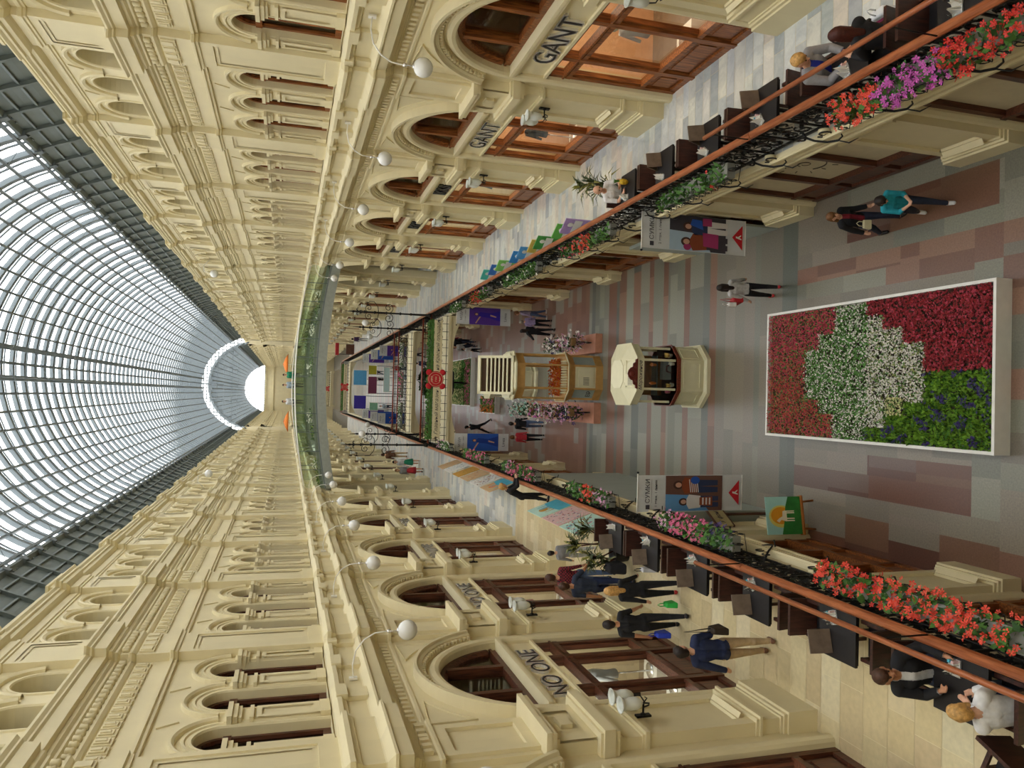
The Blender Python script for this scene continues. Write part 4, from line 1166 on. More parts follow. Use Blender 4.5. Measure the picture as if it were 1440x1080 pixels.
# ---- flower boxes on the gallery railings: (side, nearest y, farthest y, colour runs near to far)
FB = [(1, 6.1, 9.1, [(.0, 1.15, REDF, 120), (1.0, 2.1, MAGF, 110), (2.1, 3.0, CORF, 105)], 'scarlet and magenta petunias above the dial blind'),
      (1, 11.9, 14.4, [(.3, .5, REDF, 4)], 'green leaves and hardly any bloom'),
      (1, 17.0, 20.2, [(1.0, 2.2, CORF, 90), (2.2, 3.2, ROSEF, 20)], 'one big coral clump, past the seated bald man'),
      (1, 22.6, 26.2, [(0, 3.6, WHITEF, 35)], 'green leaves and little white blooms'),
      (1, 28.6, 31.2, [(0, 1.0, LPINK, 15), (1.0, 2.6, REDF, 95)], 'red blossoms above the bicycles'),
      (1, 33.2, 35.4, [(0, 2.2, WHITEF, 20)], 'grey green leaves above the purple banner'),
      (-1, 6.1, 9.2, [(.0, 1.9, CORF, 175), (1.9, 2.5, REDF, 45), (2.5, 3.1, CORF, 70)], 'bright scarlet petunias beside the dining man'),
      (-1, 11.5, 14.0, [(0, .9, PURF, 22), (.8, 2.0, PINKF, 110), (2.0, 2.5, LPINK, 30)], 'pink and purple petunias above the lettered board'),
      (-1, 16.7, 19.2, [(0, .7, LPINK, 40), (.7, 1.5, CORF, 60)], 'pale pink and coral blooms above the left banner'),
      (-1, 22.2, 25.8, [(0, .9, PINKF, 60), (1.4, 2.6, PINKF, 90), (2.4, 3.0, LPINK, 30)], 'pink blooms over the grey hoarding'),
      (-1, 28.4, 31.8, [(0, 1.2, PINKF, 70), (1.6, 2.6, PINKF, 80)], 'pink blooms, the second pink box from the bridge'),
      (-1, 35.0, 37.6, [(0, 1.2, WHITEF, 55), (1.2, 2.6, LPINK, 60)], 'white and pink blooms next to the bridge')]
for sd, a, b, spec, lab in FB:
    ln = b-a
    if sd > 0: sp = [(p, q, m, d) for p, q, m, d in spec]; rz = -PI/2   # local x runs toward the camera on the right
    else: sp = spec; rz = PI/2
    if sd > 0: sp = [(ln-q, ln-p, m, d) for p, q, m, d in spec]
    trough('flower box on gallery rail with '+lab, (sd*3.27, (a+b)/2, 4.66), rz, ln, sp, 'flower boxes on the gallery railings', rnd, .26, int(95*ln))
# ---- scrolled iron lamp standards at the bridge ends
def standard(L, sg, lab):
    t = thing('lamp_standard', lab, 'lamp post', L, 0, 'scrolled iron lamp standards')
    mb = MB(); mb.lathe([(.11, 0), (.11, .12), (.06, .2), (.05, 1.0), (.075, 1.05), (.045, 1.12), (.035, 3.9), (.06, 3.95), (.03, 4.05), (.01, 4.4)], 10)
    for z in (1.6, 2.3, 2.9, 3.4): mb.ball((0, 0, z), (.085, .085, .06), 8)
    mb.build('post', [IRON], t)
    mb = MB(); q = lambda a, b: (a, 0, b)
    for s in (1, -1):
        mb.tube(spiral((s*.26, 2.2), .26, .04, PI if s > 0 else 0, (PI if s > 0 else 0)+s*9, 20, q), .018, 5)
        mb.tube(spiral((s*.2, 3.2), .2, .03, PI if s > 0 else 0, (PI if s > 0 else 0)-s*9, 20, q), .016, 5)
        mb.tube([(0, 0, 2.7), (s*.3, 0, 2.75), (s*.55, 0, 2.95), (s*.55, 0, 3.2)], .018, 5)
    for i in range(10):
        a = i*PI/5; mb.tube([(0, 0, 3.7), (.14*math.cos(a), .14*math.sin(a), 3.82), (.2*math.cos(a), .2*math.sin(a), 3.74)], .012, 4)
    mb.build('scrollwork', [IRON], t)
    mb = MB(); mb.ball((-sg*.55, 0, 3.36), .17, 16); mb.build('globe', [GLOBE], t)
standard((3.30, 39.3, 5.1), 1, 'iron lamp standard at right end of the nearest bridge')
standard((-3.42, 39.3, 5.1), -1, 'iron lamp standard at left end of the nearest bridge')
standard((3.15, 46.6, 4.1), 1, 'iron lamp standard on the right between the two bridges')
standard((-3.25, 46.6, 4.1), -1, 'iron lamp standard on the left between the two bridges')
BALG = glass('balustrade_glass', 'f0f6f0', .05, .02, .3)
# ---- glazed planted footbridge one storey up
def footbridge(Y, lab, foliage=True):
    t = thing('footbridge', lab, 'bridge', (0, Y, 0))
    n = 24; X = 5.85
    f = lambda x: 10.72-.62*(x/X)**2
    def strip(nm, y0, y1, za, zb, m, st=1):
        mb = MB()
        for i in range(n):
            xa, xb = -X+2*X*i/n, -X+2*X*(i+1)/n
            v = [(xa, y0, f(xa)+za), (xb, y0, f(xb)+za), (xb, y1, f(xb)+za), (xa, y1, f(xa)+za), (xa, y0, f(xa)+zb), (xb, y0, f(xb)+zb), (xb, y1, f(xb)+zb), (xa, y1, f(xa)+zb)]
            mb.add(v, [(0, 3, 2, 1), (4, 5, 6, 7), (0, 1, 5, 4), (2, 3, 7, 6)])
        return mb.build(nm, [m], t)
    strip('deck', 0, 2.6, -.06, .0, STEEL); strip('front_girder', -.05, .05, -.5, -.05, mat('pale_girder_paint', '9a9f97', .6)); strip('rear_girder', 2.55, 2.65, -.5, -.05, STEEL); strip('soffit', .3, 2.3, -.34, -.28, mat('pale_soffit_paint', 'b4b1a6', .6))
    for y in (0, 2.6):
        strip('glass_balustrade', y-.008, y+.008, .05, 1.0, BALG)
        mb = MB()
        mb.tube([(-X+2*X*i/n, y, f(-X+2*X*i/n)+1.05) for i in range(n+1)], .028, 6); mb.build('handrail', [WHITE], t)
        for i in range(1, 12):
            x = -X+2*X*i/12; mb = MB(); mb.box(x-.015, x+.015, y-.015, y+.015, f(x), f(x)+1.04); mb.build('post', [STEELD], t)
    strip('planting_trough', .06, .3, 0, .2, mat('grey_planter', '8d938f', .6))
    mb = MB(); rr = random.Random(2)
    for i in range(800):
        x = rr.uniform(-X+.1, X-.1)
        if math.sin(x*2.1)+.6*math.sin(x*5.3) < -.2: continue
        leaf_cloud(mb, 1, (x, x, .0, .3, f(x)+.15, f(x)+.36), .075, rr.choice((0, 0, 1, 2)), rr)
    tag(mb.build('planting', [GRASS, LEAFD, LEAFL], t), kind='stuff')
    mb = MB()
    for i in range(120):
        x = rr.choice((-4.6, -2.2, .3, 2.4, 4.2))+rr.uniform(-.3, .3); blossom(mb, (x, rr.uniform(0, .3), f(x)+rr.uniform(.25, .5)), .05, (0, -.5, .8), 0, rr)
    tag(mb.build('white_blossoms', [WHITEF], t), kind='stuff')
footbridge(41.2, 'planted glass footbridge high across the hall')
footbridge(62, 'farther glass footbridge across the hall, behind the planted one')
# ================================================================ FLOWER BEDS
def bed_frame(mb, x0, x1, y0, y1, h, w=.06):
    mb.box(x0, x1, y0, y0+w, 0, h); mb.box(x0, x1, y1-w, y1, 0, h); mb.box(x0, x0+w, y0+w, y1-w, 0, h); mb.box(x1-w, x1, y0+w, y1-w, 0, h)
SOIL = mat('dark_soil', '3a3226', .95, var=.2, scale=20)
t = thing('flower_bed', 'big white framed flower bed planted with stepped white, red and green areas', 'flower bed', (0, 0, 0))
mb = MB(); bed_frame(mb, -1.66, 1.45, 10.42, 17.06, .36); mb.build('frame', [WHITE], t)
mb = MB(); mb.box(-1.6, 1.39, 10.48, 17.0, .02, .25); mb.build('soil', [SOIL], t)
PA = [(-2, 14.58), (-1.04, 14.58), (-1.04, 15.07), (-.71, 15.07), (-.71, 15.55), (.44, 15.55), (.44, 15.05), (.78, 15.05), (.78, 14.56), (1.1, 14.56), (1.1, 14.5), (2, 14.5)]
PB = [(-2, 13.55), (-1.3, 13.55), (-1.3, 13.03), (-1.03, 13.03), (-1.03, 12.5), (-.75, 12.5), (-.75, 12.0), (.44, 12.0), (.44, 12.55), (.76, 12.55), (.76, 13.07), (1.06, 13.07), (1.06, 13.53), (2, 13.53)]
def stepv(P, x):
    for (xa, ya), (xb, yb) in zip(P, P[1:]):
        if xa <= x <= xb and xb > xa: return ya+(yb-ya)*(x-xa)/(xb-xa)
    return P[-1][1]
def zone(x, y):
    if y > stepv(PA, x): return 'pink'
    if y > stepv(PB, x): return 'white' if y < 13.55 or False else 'green'
    return 'red' if x > -.14-.0*(y-10) else 'violet'
rb = random.Random(21)
zs = {k: MB() for k in ('pink', 'white', 'green', 'red', 'violet')}
lf = MB()
N = 34000
for i in range(N):
    x, y = rb.uniform(-1.585, 1.375), rb.uniform(10.5, 16.98)
    k = zone(x+rb.gauss(0, .012), y+rb.gauss(0, .012)); z = .25+rb.uniform(.04, .14)
    r = rb.random()
    nrm = (rb.gauss(0, .45), rb.gauss(0, .45), 1)
    if k == 'pink':
        if r < .62: blossom(zs[k], (x, y, z), rb.uniform(.016, .026), nrm, 0 if rb.random() < .5+.35*math.sin(x*2) else 1, rb, 4)
        else: leaf_cloud(lf, 1, (x, x, y, y, z-.06, z-.02), .035, rb.choice((0, 0, 2)), rb, 1.2)
    elif k in ('green', 'white'):
        p = .34 if k == 'green' else .58
        if x < -.7 and k == 'white': p = .6
        if r < p: blossom(zs[k], (x, y, z), rb.uniform(.014, .024), nrm, 0 if not (-1.02 < x < -.66 and 12.5 < y < 13.0) else 1, rb, 4)
        else: leaf_cloud(lf, 1, (x, x, y, y, z-.05, z), .04, 0 if k == 'green' else rb.choice((0, 2)), rb, 1.2)
    elif k == 'red':
        if r < .7: blossom(zs[k], (x, y, z), rb.uniform(.018, .03), nrm, 0 if rb.random() < .75 else 1, rb, 4)
        elif r < .9: leaf_cloud(lf, 1, (x, x, y, y, z-.06, z-.02), .035, 3, rb, 1.2)
    else:
        c = math.sin(x*9+1.3*math.sin(y*5))*math.sin(y*7.3+2*math.sin(x*4))
        if r < .34 and c > .42: blossom(zs[k], (x, y, z+.012), rb.uniform(.024, .036), nrm, 0, rb, 5)
        elif r < .14 and y < 10.62: blossom(zs[k], (x, y, z), .02, nrm, 0, rb, 4)
        else: leaf_cloud(lf, 1, (x, x, y, y, z-.08, z-.01), .055, 4 if rb.random() < .7 else 5, rb, 1.0)
BEDG = mat('bed_green', '64984a', .7, var=.2); BEDY = mat('bed_yellow_green', '9aa668', .7, var=.2); BEDR = mat('bed_bronze_leaf', '4e2420', .7, var=.2)
BEDV = mat('pansy_leaf', '6f9a2a', .7, var=.25); BEDV2 = mat('pansy_leaf_dark', '3f6c1e', .7, var=.25)
tag(lf.build('leaves', [BEDG, LEAFD, BEDY, BEDR, BEDV, BEDV2], t), kind='stuff')
CREAMF = mat('cream_petal', 'd8d69a', .6, var=.05)
BRICKF = mat('brick_red_petal', 'b5503e', .6, var=.12)
for k, ms, nm in (('pink', [ROSEF, BRICKF], 'rose_blossoms'), ('green', [WHITEF, CREAMF], 'white_blossoms'), ('white', [WHITEF, CREAMF], 'white_blossoms'), ('red', [DREDF, ROSEF], 'red_blossoms'), ('violet', [PURF], 'violet_blossoms')):
    tag(zs[k].build(nm, ms, t), kind='stuff')
def small_bed(x0, x1, y0, y1, bands, lab, seed, h=.3):
    t = thing('flower_bed', lab, 'flower bed')
    mb = MB(); bed_frame(mb, x0, x1, y0, y1, h); mb.build('frame', [WHITE], t)
    mb = MB(); mb.box(x0+.06, x1-.06, y0+.06, y1-.06, .02, h-.06); mb.build('soil', [SOIL], t)
    rr = random.Random(seed); lv = MB()
    leaf_cloud(lv, int(200*(x1-x0)*(y1-y0)), (x0+.08, x1-.08, y0+.08, y1-.08, h-.06, h+.06), .09, 0, rr, 1)
    tag(lv.build('leaves', [BEDG], t), kind='stuff')
    for a, b, c, d, m in bands:
        q = MB()
        for i in range(int(160*(b-a)*(d-c))): blossom(q, (rr.uniform(a, b), rr.uniform(c, d), h+rr.uniform(0, .12)), rr.uniform(.035, .06), (rr.gauss(0, .4), rr.gauss(0, .4), 1), 0, rr, 4)
        tag(q.build('blossoms', [m], t), kind='stuff')
small_bed(-1.5, 1.8, 50.3, 57.5, [(-1.4, 1.7, 50.4, 51.8, PINKF), (-1.4, -.3, 52.2, 57.3, CREAMF), (.4, 1.7, 53, 57.3, CREAMF)], 'pale green and pink flower bed under the nearest arched bridge', 31)
small_bed(-1.85, -.72, 43.9, 47.4, [(-1.8, -1.35, 44, 47.3, ORF), (-1.3, -.95, 44, 46.5, PINKF), (-.95, -.78, 44, 47.3, ORF)], 'small orange and pink flower bed behind the louvred kiosk', 32)
# clipped round tree with an oval board in front, standing in the bed
t = thing('potted_tree', 'round leafy tree growing in the flower bed below the bridge', 'tree', (.1, 52.5, 0))
mb = MB(); mb.tube([(0, 0, .1), (.02, 0, 2.2)], [.07, .05], 8); mb.build('trunk', [DWOOD], t)
mb = MB(); rr = random.Random(8)
for i in range(1400):
    d = Vector((rr.gauss(0, 1), rr.gauss(0, 1), rr.gauss(0, 1))).normalized()*rr.uniform(.7, 1.0)
    c = Vector((0, 0, 2.6))+Vector((d.x*1.15, d.y*1.0, d.z*.85)); leaf_cloud(mb, 1, (c.x, c.x, c.y, c.y, c.z, c.z), .15, rr.choice((0, 1)), rr)
tag(mb.build('foliage', [GRASS, LEAFD], t), kind='stuff')
t = thing('oval_board', 'brown oval ended board hanging in front of the round tree', 'board', (.05, 50.9, 1.75))
mb = MB(); pts = [(.55*(1 if math.cos(a) > 0 else -1)+.38*math.cos(a), .38*math.sin(a)) for a in [i*2*PI/24 for i in range(24)]]
mb.prism(pts, -.04, .04, 0, frame((0, 0, 0), (1, 0, 0), (0, 0, 1))); mb.build('panel', [mat('brown_board', '9b7a4c', .6, var=.1)], t)
mb = MB(); mb.tube([(p[0], -.03, p[1]) for p in pts], .05, 6, closed=True); mb.build('rim', [BLACK], t)
mb = MB(); mb.tube([(0, .05, -1.75), (0, .05, -.3)], .04, 6); mb.build('post', [BLACK], t)
# ================================================================ KIOSKS
KCREAM = mat('kiosk_cream_enamel', 'e4deba', .4, var=.02); KTAN = mat('kiosk_tan_wood', 'c59a5a', .45, var=.08, scale=5)
KGLASS = glass('kiosk_glass', 'f2f4f0', .05); KIN = mat('kiosk_inside_wood', '8a5a2c', .5, var=.1)
KYEL = mat('kiosk_yellow_board', 'd9a02e', .5, var=.06)
def octo(hw, ch): return [(-hw+ch, -hw), (hw-ch, -hw), (hw, -hw+ch), (hw, hw-ch), (hw-ch, hw), (-hw+ch, hw), (-hw, hw-ch), (-hw, -hw+ch)]
def oct_faces(hw, ch):
    p = octo(hw, ch); out = []
    for a, b in zip(p, p[1:]+p[:1]):
        A, B = Vector((a[0], a[1], 0)), Vector((b[0], b[1], 0)); out.append(((A+B)/2, (B-A).length, math.atan2((B-A).y, (B-A).x)))
    return out
def kiosk(L, lab, full=True):
    t = thing('kiosk', lab, 'kiosk', L)
    mb = MB(); mb.prism(octo(.96, .44), 0, .12); mb.prism(octo(.93, .43), .12, .17, pts2=octo(.88, .41)); mb.prism(octo(.86, .40), .17, .96)
    for c, l, a in oct_faces(.86, .40):
        M = Matrix.Translation(c) @ Matrix.Rotation(a, 4, 'Z'); w = l/2-.09
        for z in (.3, .84): mb.box(-w, w, -.022, .01, z-.02, z+.02, 0, M)
        for x in (-w, w): mb.box(x-.02, x+.02, -.022, .01, .3, .84, 0, M)
    mb.build('base', [KCREAM], t)
    mb = MB(); mb.prism(octo(.90, .42), .96, 1.10); mb.prism(octo(.93, .43), 1.06, 1.10); mb.build('counter', [REDW], t)
    P8 = octo(.80, .37)
    for x, y in P8:
        mb = MB(); mb.cbox((x, y, 1.63), (.07, .07, 1.06)); mb.build('post', [KCREAM], t)
    mb = MB()
    for (xa, ya), (xb, yb) in zip(P8, P8[1:]+P8[:1]): mb.quad((xa, ya, 1.1), (xb, yb, 1.1), (xb, yb, 2.16), (xa, ya, 2.16))
    mb.build('glazing', [KGLASS], t)
    mb = MB(); mb.box(-.6, .6, .05, .6, 1.1, 2.16, 0); mb.box(-.62, .62, -.02, .05, 1.78, 2.14, 1); mb.box(-.6, .6, -.3, .05, 1.42, 1.45, 2)
    mb.build('inner_cabinet', [KIN, KYEL, STEEL], t)
    mb = MB(); mb.prism(octo(.90, .42), 2.16, 2.38); mb.prism(octo(.93, .43), 2.36, 2.41); mb.prism(octo(.93, .43), 2.41, 2.60, pts2=octo(.42, .19)); mb.prism(octo(.42, .19), 2.60, 2.615)
    # framed panel with slots on the front slope
    S = frame((0, -.93, 2.41), (1, 0, 0), (0, .51, .19))
    for x0, x1, y0, y1 in ((-.42, .42, .06, .09), (-.42, .42, .42, .45), (-.42, -.39, .06, .45), (.39, .42, .06, .45)): mb.box(x0, x1, y0, y1, -.01, .02, 0, S)
    mb.box(-.36, .0, .14, .42, .0, .02, 0, S)
    rf = mb.build('roof', [KCREAM], t)
    mb = MB()
    for i in range(10): mb.box(-.33+.034*i, -.33+.034*i+.014, .16, .34, .02, .024, 0, S)
    mb.build('vent_slots', [BLACK], rf)
    if full:
        mb = MB(); F = frame((0, 0, 0), (1, 0, 0), (0, 0, 1))
        text_mesh(mb, 'Мороженое', .15, Matrix.Translation((-.05, -.905, 2.27)) @ F, .008, shear=.4); mb.build('lettering', [TXT], t)
        mb = MB(); pts = [(-.45, 0), (.45, 0), (.42, .06), (.34, .07), (.3, .14), (.2, .15), (.17, .22), (.1, .28), (0, .31), (-.1, .28), (-.17, .22), (-.2, .15), (-.3, .14), (-.34, .07), (-.42, .06)]
        mb.prism(pts, -.025, .025, 0, frame((0, -.91, 2.38), (1, 0, 0), (0, 0, 1)))
        for x, z, r in ((0, .17, .1), (-.2, .07, .05), (.2, .07, .05)): mb.ball((x, -.93, 2.38+z), (r, .04, r), 10)
        mb.build('carved_crest', [mat('carved_mahogany', '6e2f24', .4, var=.15, scale=14)], t)
    return t
KY = 20.36+.96
kiosk((-.07, KY, 0), 'cream octagonal ice cream kiosk with mahogany counter and carved crest')
kiosk((-.0, 37.75, 0), 'plain cream octagonal kiosk seen through the tan kiosk', False)
# wares on the ice cream counter
def cone_bunch(L, lab, m, n):
    t = thing('wafer_bunch', lab, 'wafers', L, 0, 'wares on the ice cream counter')
    mb = MB(); mb.lathe([(.05, 0), (.07, .1), (.075, .1), (.0, .09)], 10); mb.build('holder', [WHITE], t)
    mb = MB(); rr = random.Random(n)
    for i in range(n):
        a = rr.uniform(0, 6.28); r = rr.uniform(0, .06); mb.lathe([(.008, .06), (.03, .2), (.0, .19)], 6, (r*math.cos(a), r*math.sin(a), rr.uniform(0, .05)))
    tag(mb.build('wafers', [m], t), kind='stuff')
WAF = mat('wafer', 'd9b566', .7, var=.12)
cone_bunch((-.36, KY-.72, 1.104), 'bunch of yellow wafer cones at left front of the counter', WAF, 9)
cone_bunch((.52, KY-.60, 1.104), 'large bunch of pale wafers at right corner of the counter', WAF, 16)
t = thing('cup_stack', 'white paper cups stacked near right post of the counter', 'cups', (.26, KY-.74, 1.104))
for i in range(4):
    mb = MB(); mb.lathe([(.035, 0), (.05, .12), (.046, .12), (.0, .02)], 10, ((i % 2)*.1, (i//2)*.09, 0)); mb.build('cup', [WHITE], t)
t = thing('sweet_jar', 'glass jar with pink sweets at left corner of the counter', 'jar', (-.55, KY-.5, 1.104))
mb = MB(); mb.lathe([(.07, 0), (.08, .05), (.08, .16), (.05, .19), (.0, .19)], 12); mb.build('jar', [KGLASS], t)
mb = MB(); mb.lathe([(.06, .01), (.065, .13), (.0, .15)], 10); mb.build('sweets', [PINKF], t)
t = thing('ice_cream_machine', 'dark ice cream machine with purple handle inside the kiosk', 'machine', (.1, KY-.46, 1.104))
mb = MB(); mb.box(-.3, .3, -.1, .1, 0, .26); mb.build('body', [STEEL], t)
mb = MB(); mb.tube([(-.1, -.16, .05), (-.05, -.2, .2), (.1, -.2, .2), (.14, -.16, .05)], .03, 6); mb.build('handle', [mat('plum_plastic', '4a1f2c', .4)], t)
for sx in (-.25, .3):
    tag(None or MB().lathe([(.03, 0), (.05, .14), (.055, .16), (.0, .22)], 8, (sx-.07, KY-.55, 1.6)).build('ice_cone_model', [ORF], None), 'orange ice cone model hung behind the glass, ' + ('left one' if sx < 0 else 'right one'), 'model', 'ice cone models')
# tan louvred kiosk behind
def louvre_kiosk(L, lab):
    t = thing('kiosk', lab, 'kiosk', L)
    hw, ch = .95, .44
    mb = MB(); mb.prism(octo(.9, .42), 0, .3); mb.build('base', [KTAN], t)
    for x, y in octo(.86, .40):
        mb = MB(); mb.cbox((x, y, .75), (.08, .08, .95)); mb.build('lower_post', [KTAN], t)
    mb = MB()
    for i, (c, l, a) in enumerate(oct_faces(.85, .40)):
        M = Matrix.Translation(c) @ Matrix.Rotation(a, 4, 'Z'); mb.box(-l/2, l/2, -.0, .02, .3, 1.2, 1 if i == 0 else 0, M)
    mb.box(-.36, .36, -.90, -.86, .42, 1.05, 1)
    pn = mb.build('side_panel', [mat('blue_grey_panel', '9fb0ac', .3, var=.04), KCREAM], t)
    mb = MB()
    for i in range(6): mb.box(-.3+.055*i, -.3+.055*i+.02, -.905, -.9, .6, .85)
    mb.build('vent_slots', [BLACK], pn)
    mb = MB(); c, l, a = oct_faces(.85, .40)[7]
    M = Matrix.Translation(c) @ Matrix.Rotation(a, 4, 'Z') @ frame((0, -.006, .52), (1, 0, 0), (0, 0, 1)); text_mesh(mb, 'ВР', .26, M, .006)
    mb.build('lettering', [TXT], pn)
    mb = MB(); mb.prism(octo(.86, .40), 1.18, 1.42, pts2=octo(.96, .45)); mb.prism(octo(.98, .46), 1.42, 1.50); mb.prism(octo(.90, .42), 1.44, 1.47); mb.build('counter', [KTAN], t)
    mb = MB()
    for (xa, ya), (xb, yb) in zip(octo(.98, .46), octo(.98, .46)[1:]+octo(.98, .46)[:1]): mb.tube([(xa, ya, 1.5), (xb, yb, 1.5)], .03, 5)
    mb.build('counter_rim', [KCREAM], t)
    for x, y in octo(.86, .40):
        mb = MB(); mb.cbox((x, y, 2.4), (.07, .07, 1.84)); mb.build('upper_post', [KTAN], t)
    mb = MB(); mb.prism(octo(.90, .42), 3.28, 3.62); mb.build('beam', [KTAN], t)
    mb = MB(); mb.prism(octo(.97, .44), 3.62, 3.68); mb.prism(octo(.95, .44), 3.68, 3.74, pts2=octo(.9, .42)); mb.prism(octo(.88, .40), 3.74, 3.80)
    S = frame((0, -.88, 3.72), (1, 0, 0), (0, .62, .78))
    for x0, x1, y0, y1 in ((-.76, .76, .02, .12), (-.76, .76, 1.42, 1.54), (-.76, -.66, .02, 1.54), (.66, .76, .02, 1.54)): mb.box(x0, x1, y0, y1, -.05, .06, 0, S)
    for i in range(6): mb.box(-.68, .68, .26+.17*i, .26+.17*i+.055, -.02, .05, 0, S)
    r = mb.build('roof', [KCREAM], t)
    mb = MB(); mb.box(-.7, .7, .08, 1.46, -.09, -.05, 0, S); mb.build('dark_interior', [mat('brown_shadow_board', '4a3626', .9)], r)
    mb = MB()
    for sx in (1, -1): mb.add([(sx*.74, -.84, 3.8), (sx*.74, .1, 4.88), (sx*.74, .86, 3.8)], [(0, 1, 2)])
    mb.quad((-.76, .1, 4.9), (.76, .1, 4.9), (.76, .88, 3.8), (-.76, .88, 3.8)); mb.build('roof_back', [KCREAM], r)
    # wares heaped on the counter: orange wrapped sweets behind, pale pots in front
    mb = MB(); rr = random.Random(4)
    for i in range(700):
        x, y = rr.uniform(-.74, .74), rr.uniform(-.2, .6); mb.ball((x, y, 1.5+rr.uniform(.045, .12+.26*(y+.2))), rr.uniform(.025, .04), 5, rr.choice((0, 0, 0, 1)))
    o = tag(mb.build('wrapped_sweets', [ORF, CORF], None, L), 'heap of orange wrapped sweets on tan kiosk counter', 'sweets', kind='stuff')
    for r in range(3):
        for i in range(13):
            x = -.62+1.24*i/12; y = -.80+.16*r+.25*max(0, abs(x)-.42)
            q = tag(MB().lathe([(.025, 0), (.04, .03), (.042, .09), (.03, .1), (.034, .13), (.0, .15)], 8).build('sweet_pot', [KCREAM], None, (L[0]+x, L[1]+y, 1.505)), f'small pale lidded pot in the {("front", "middle", "back")[r]} row along the tan kiosk counter', 'pot', 'pale pots on the tan kiosk counter')
    return t
louvre_kiosk((.02, 29.4, 0), 'tan octagonal kiosk with cream louvred roof behind the ice cream kiosk')
# ================================================================ BICYCLES ON PLINTHS
PLINTH = mat('terracotta_plinth', 'c58a70', .6, var=.06)
def make_bike(frame_m, lab, L, rz, group):
    t = thing('bicycle', lab, 'bicycle', L, rz, group)
    q = lambda a, b: (a, 0, b)
    for x in (-.52, .52):
        mb = MB(); mb.tube([(x+.33*math.cos(a*.314), 0, .34+.33*math.sin(a*.314)) for a in range(20)], .02, 5, closed=True)
        for i in range(10): mb.tube([(x, 0, .34), (x+.32*math.cos(i*.628), 0, .34+.32*math.sin(i*.628))], .003, 3)
        mb.build('wheel', [BLACK], t)
    mb = MB(); 
    for a, b in (((-.52, .34), (-.12, .32)), ((-.12, .32), (.36, .78)), ((-.12, .32), (-.26, .86)), ((-.24, .76), (.36, .8)), ((-.52, .34), (-.24, .74)), ((.36, .82), (.52, .34))): mb.tube([q(*a), q(*b)], .018, 6)
    mb.build('frame', [frame_m], t)
    mb = MB(); mb.tube([(.34, -.28, .98), (.42, -.18, 1.0), (.36, 0, .95), (.42, .18, 1.0), (.34, .28, .98)], .014, 6); mb.tube([(.36, 0, .8), (.36, 0, .96)], .014, 6); mb.build('handlebar', [CHROME], t)
    mb = MB(); mb.ball((-.27, 0, .92), (.14, .07, .035), 8); mb.build('saddle', [BLACK], t)
    mb = MB(); mb.box(.44, .7, -.16, .16, .72, .92); mb.build('basket', [mat('wicker', '8a6b44', .8, var=.2)], t)
    return t
def dressing(t, cols, seed):
    mb = MB(); rr = random.Random(seed)
    for i in range(170):
        blossom(mb, (rr.uniform(-.75, .75), rr.gauss(0, .2), rr.uniform(.3, 1.15)), rr.uniform(.04, .08), (rr.gauss(0, .6), rr.gauss(-.5, .5), .6), rr.randrange(len(cols)), rr)
    leaf_cloud(mb, 130, (-.75, .75, -.28, .28, .3, 1.1), .09, len(cols), rr)
    tag(mb.build('flower_dressing', cols+[LEAFD], t), 'loose flowers and leaves wound round the bicycle', kind='stuff')
BKC = [mat('black_bike_paint', '23262c', .35), mat('blue_bike_paint', '2b6a94', .35), mat('white_bike_paint', 'd8d6d0', .35), mat('mint_bike_paint', '8fc7b0', .35), mat('lilac_bike_paint', '9a7ab0', .35)]
WN_ = ['first', 'second', 'third', 'fourth', 'fifth', 'sixth', 'seventh']
MINTP = mat('mint_petal', '9fd8c0', .6)
for i in range(5):
    c = ('blue', 'black', 'lilac', 'white', 'mint')[i]
    t = make_bike(BKC[(1, 0, 4, 2, 3)[i]], f'{c} bicycle dressed with flowers, {WN_[i]} of the row left of the tan kiosk', (-1.42, 29.6+1.74*i, .32), -PI/2+.06*(-1)**i, 'decorated bicycles')
    dressing(t, [[LPINK, PURF], [WHITEF, LPINK], [WHITEF, MAGF], [WHITEF, MINTP], [MINTP, WHITEF]][i], 40+i)
for i in range(2):
    t = make_bike(BKC[(2, 0)[i]], f'{("white", "black")[i]} bicycle dressed with flowers on the right of the tan kiosk', (1.46, 29.6+1.76*i, .32), -PI/2, 'decorated bicycles')
    dressing(t, [[LPINK, WHITEF], [WHITEF, PURF]][i], 60+i)
mb = MB(); mb.box(-1.82, -.98, 28.65, 37.6, 0, .3); tag(mb.build('display_plinth', [PLINTH]), 'low terracotta coloured plinth under the left row of bicycles', 'plinth')
mb = MB(); mb.box(1.04, 1.82, 28.65, 32.4, 0, .3); tag(mb.build('display_plinth', [PLINTH]), 'low terracotta coloured plinth under the right row of bicycles', 'plinth')
# ================================================================ PAINTED BOARD, LETTERED BOARD, CHILDREN'S PICTURES
t = thing('painted_board', 'painting of a white horse before an orange sun on green grass', 'painting', (-3.47, 15.5, .42), .18)
M = Matrix.Rotation(-.16, 4, 'X')
mb = MB(); mb.box(-.44, .44, -.0, .03, 0, .86, 0, M); mb.build('canvas', [mat('painted_sky', 'a9d9cf', .6, var=.03)], t)
def flat(nm, pts, m, d):
    mb = MB(); mb.add([M @ Vector((p[0], -d, p[1])) for p in pts], [tuple(range(len(pts)))]); return mb.build(nm, [m], t)
flat('sun_glow', ell(-.02, .5, .26, .3, 20), mat('pale_yellow_paint', 'e2d36a', .6, var=.03), .004)
flat('sun', ell(-.0, .5, .2, .25, 20), mat('orange_paint', 'e59a22', .6, var=.05), .006)
flat('grass', [(-.44, .0), (.44, .0), (.44, .3), (.2, .38), (-.1, .42), (-.44, .5)], mat('green_paint', '2f7d33', .6, var=.18, scale=5), .008)
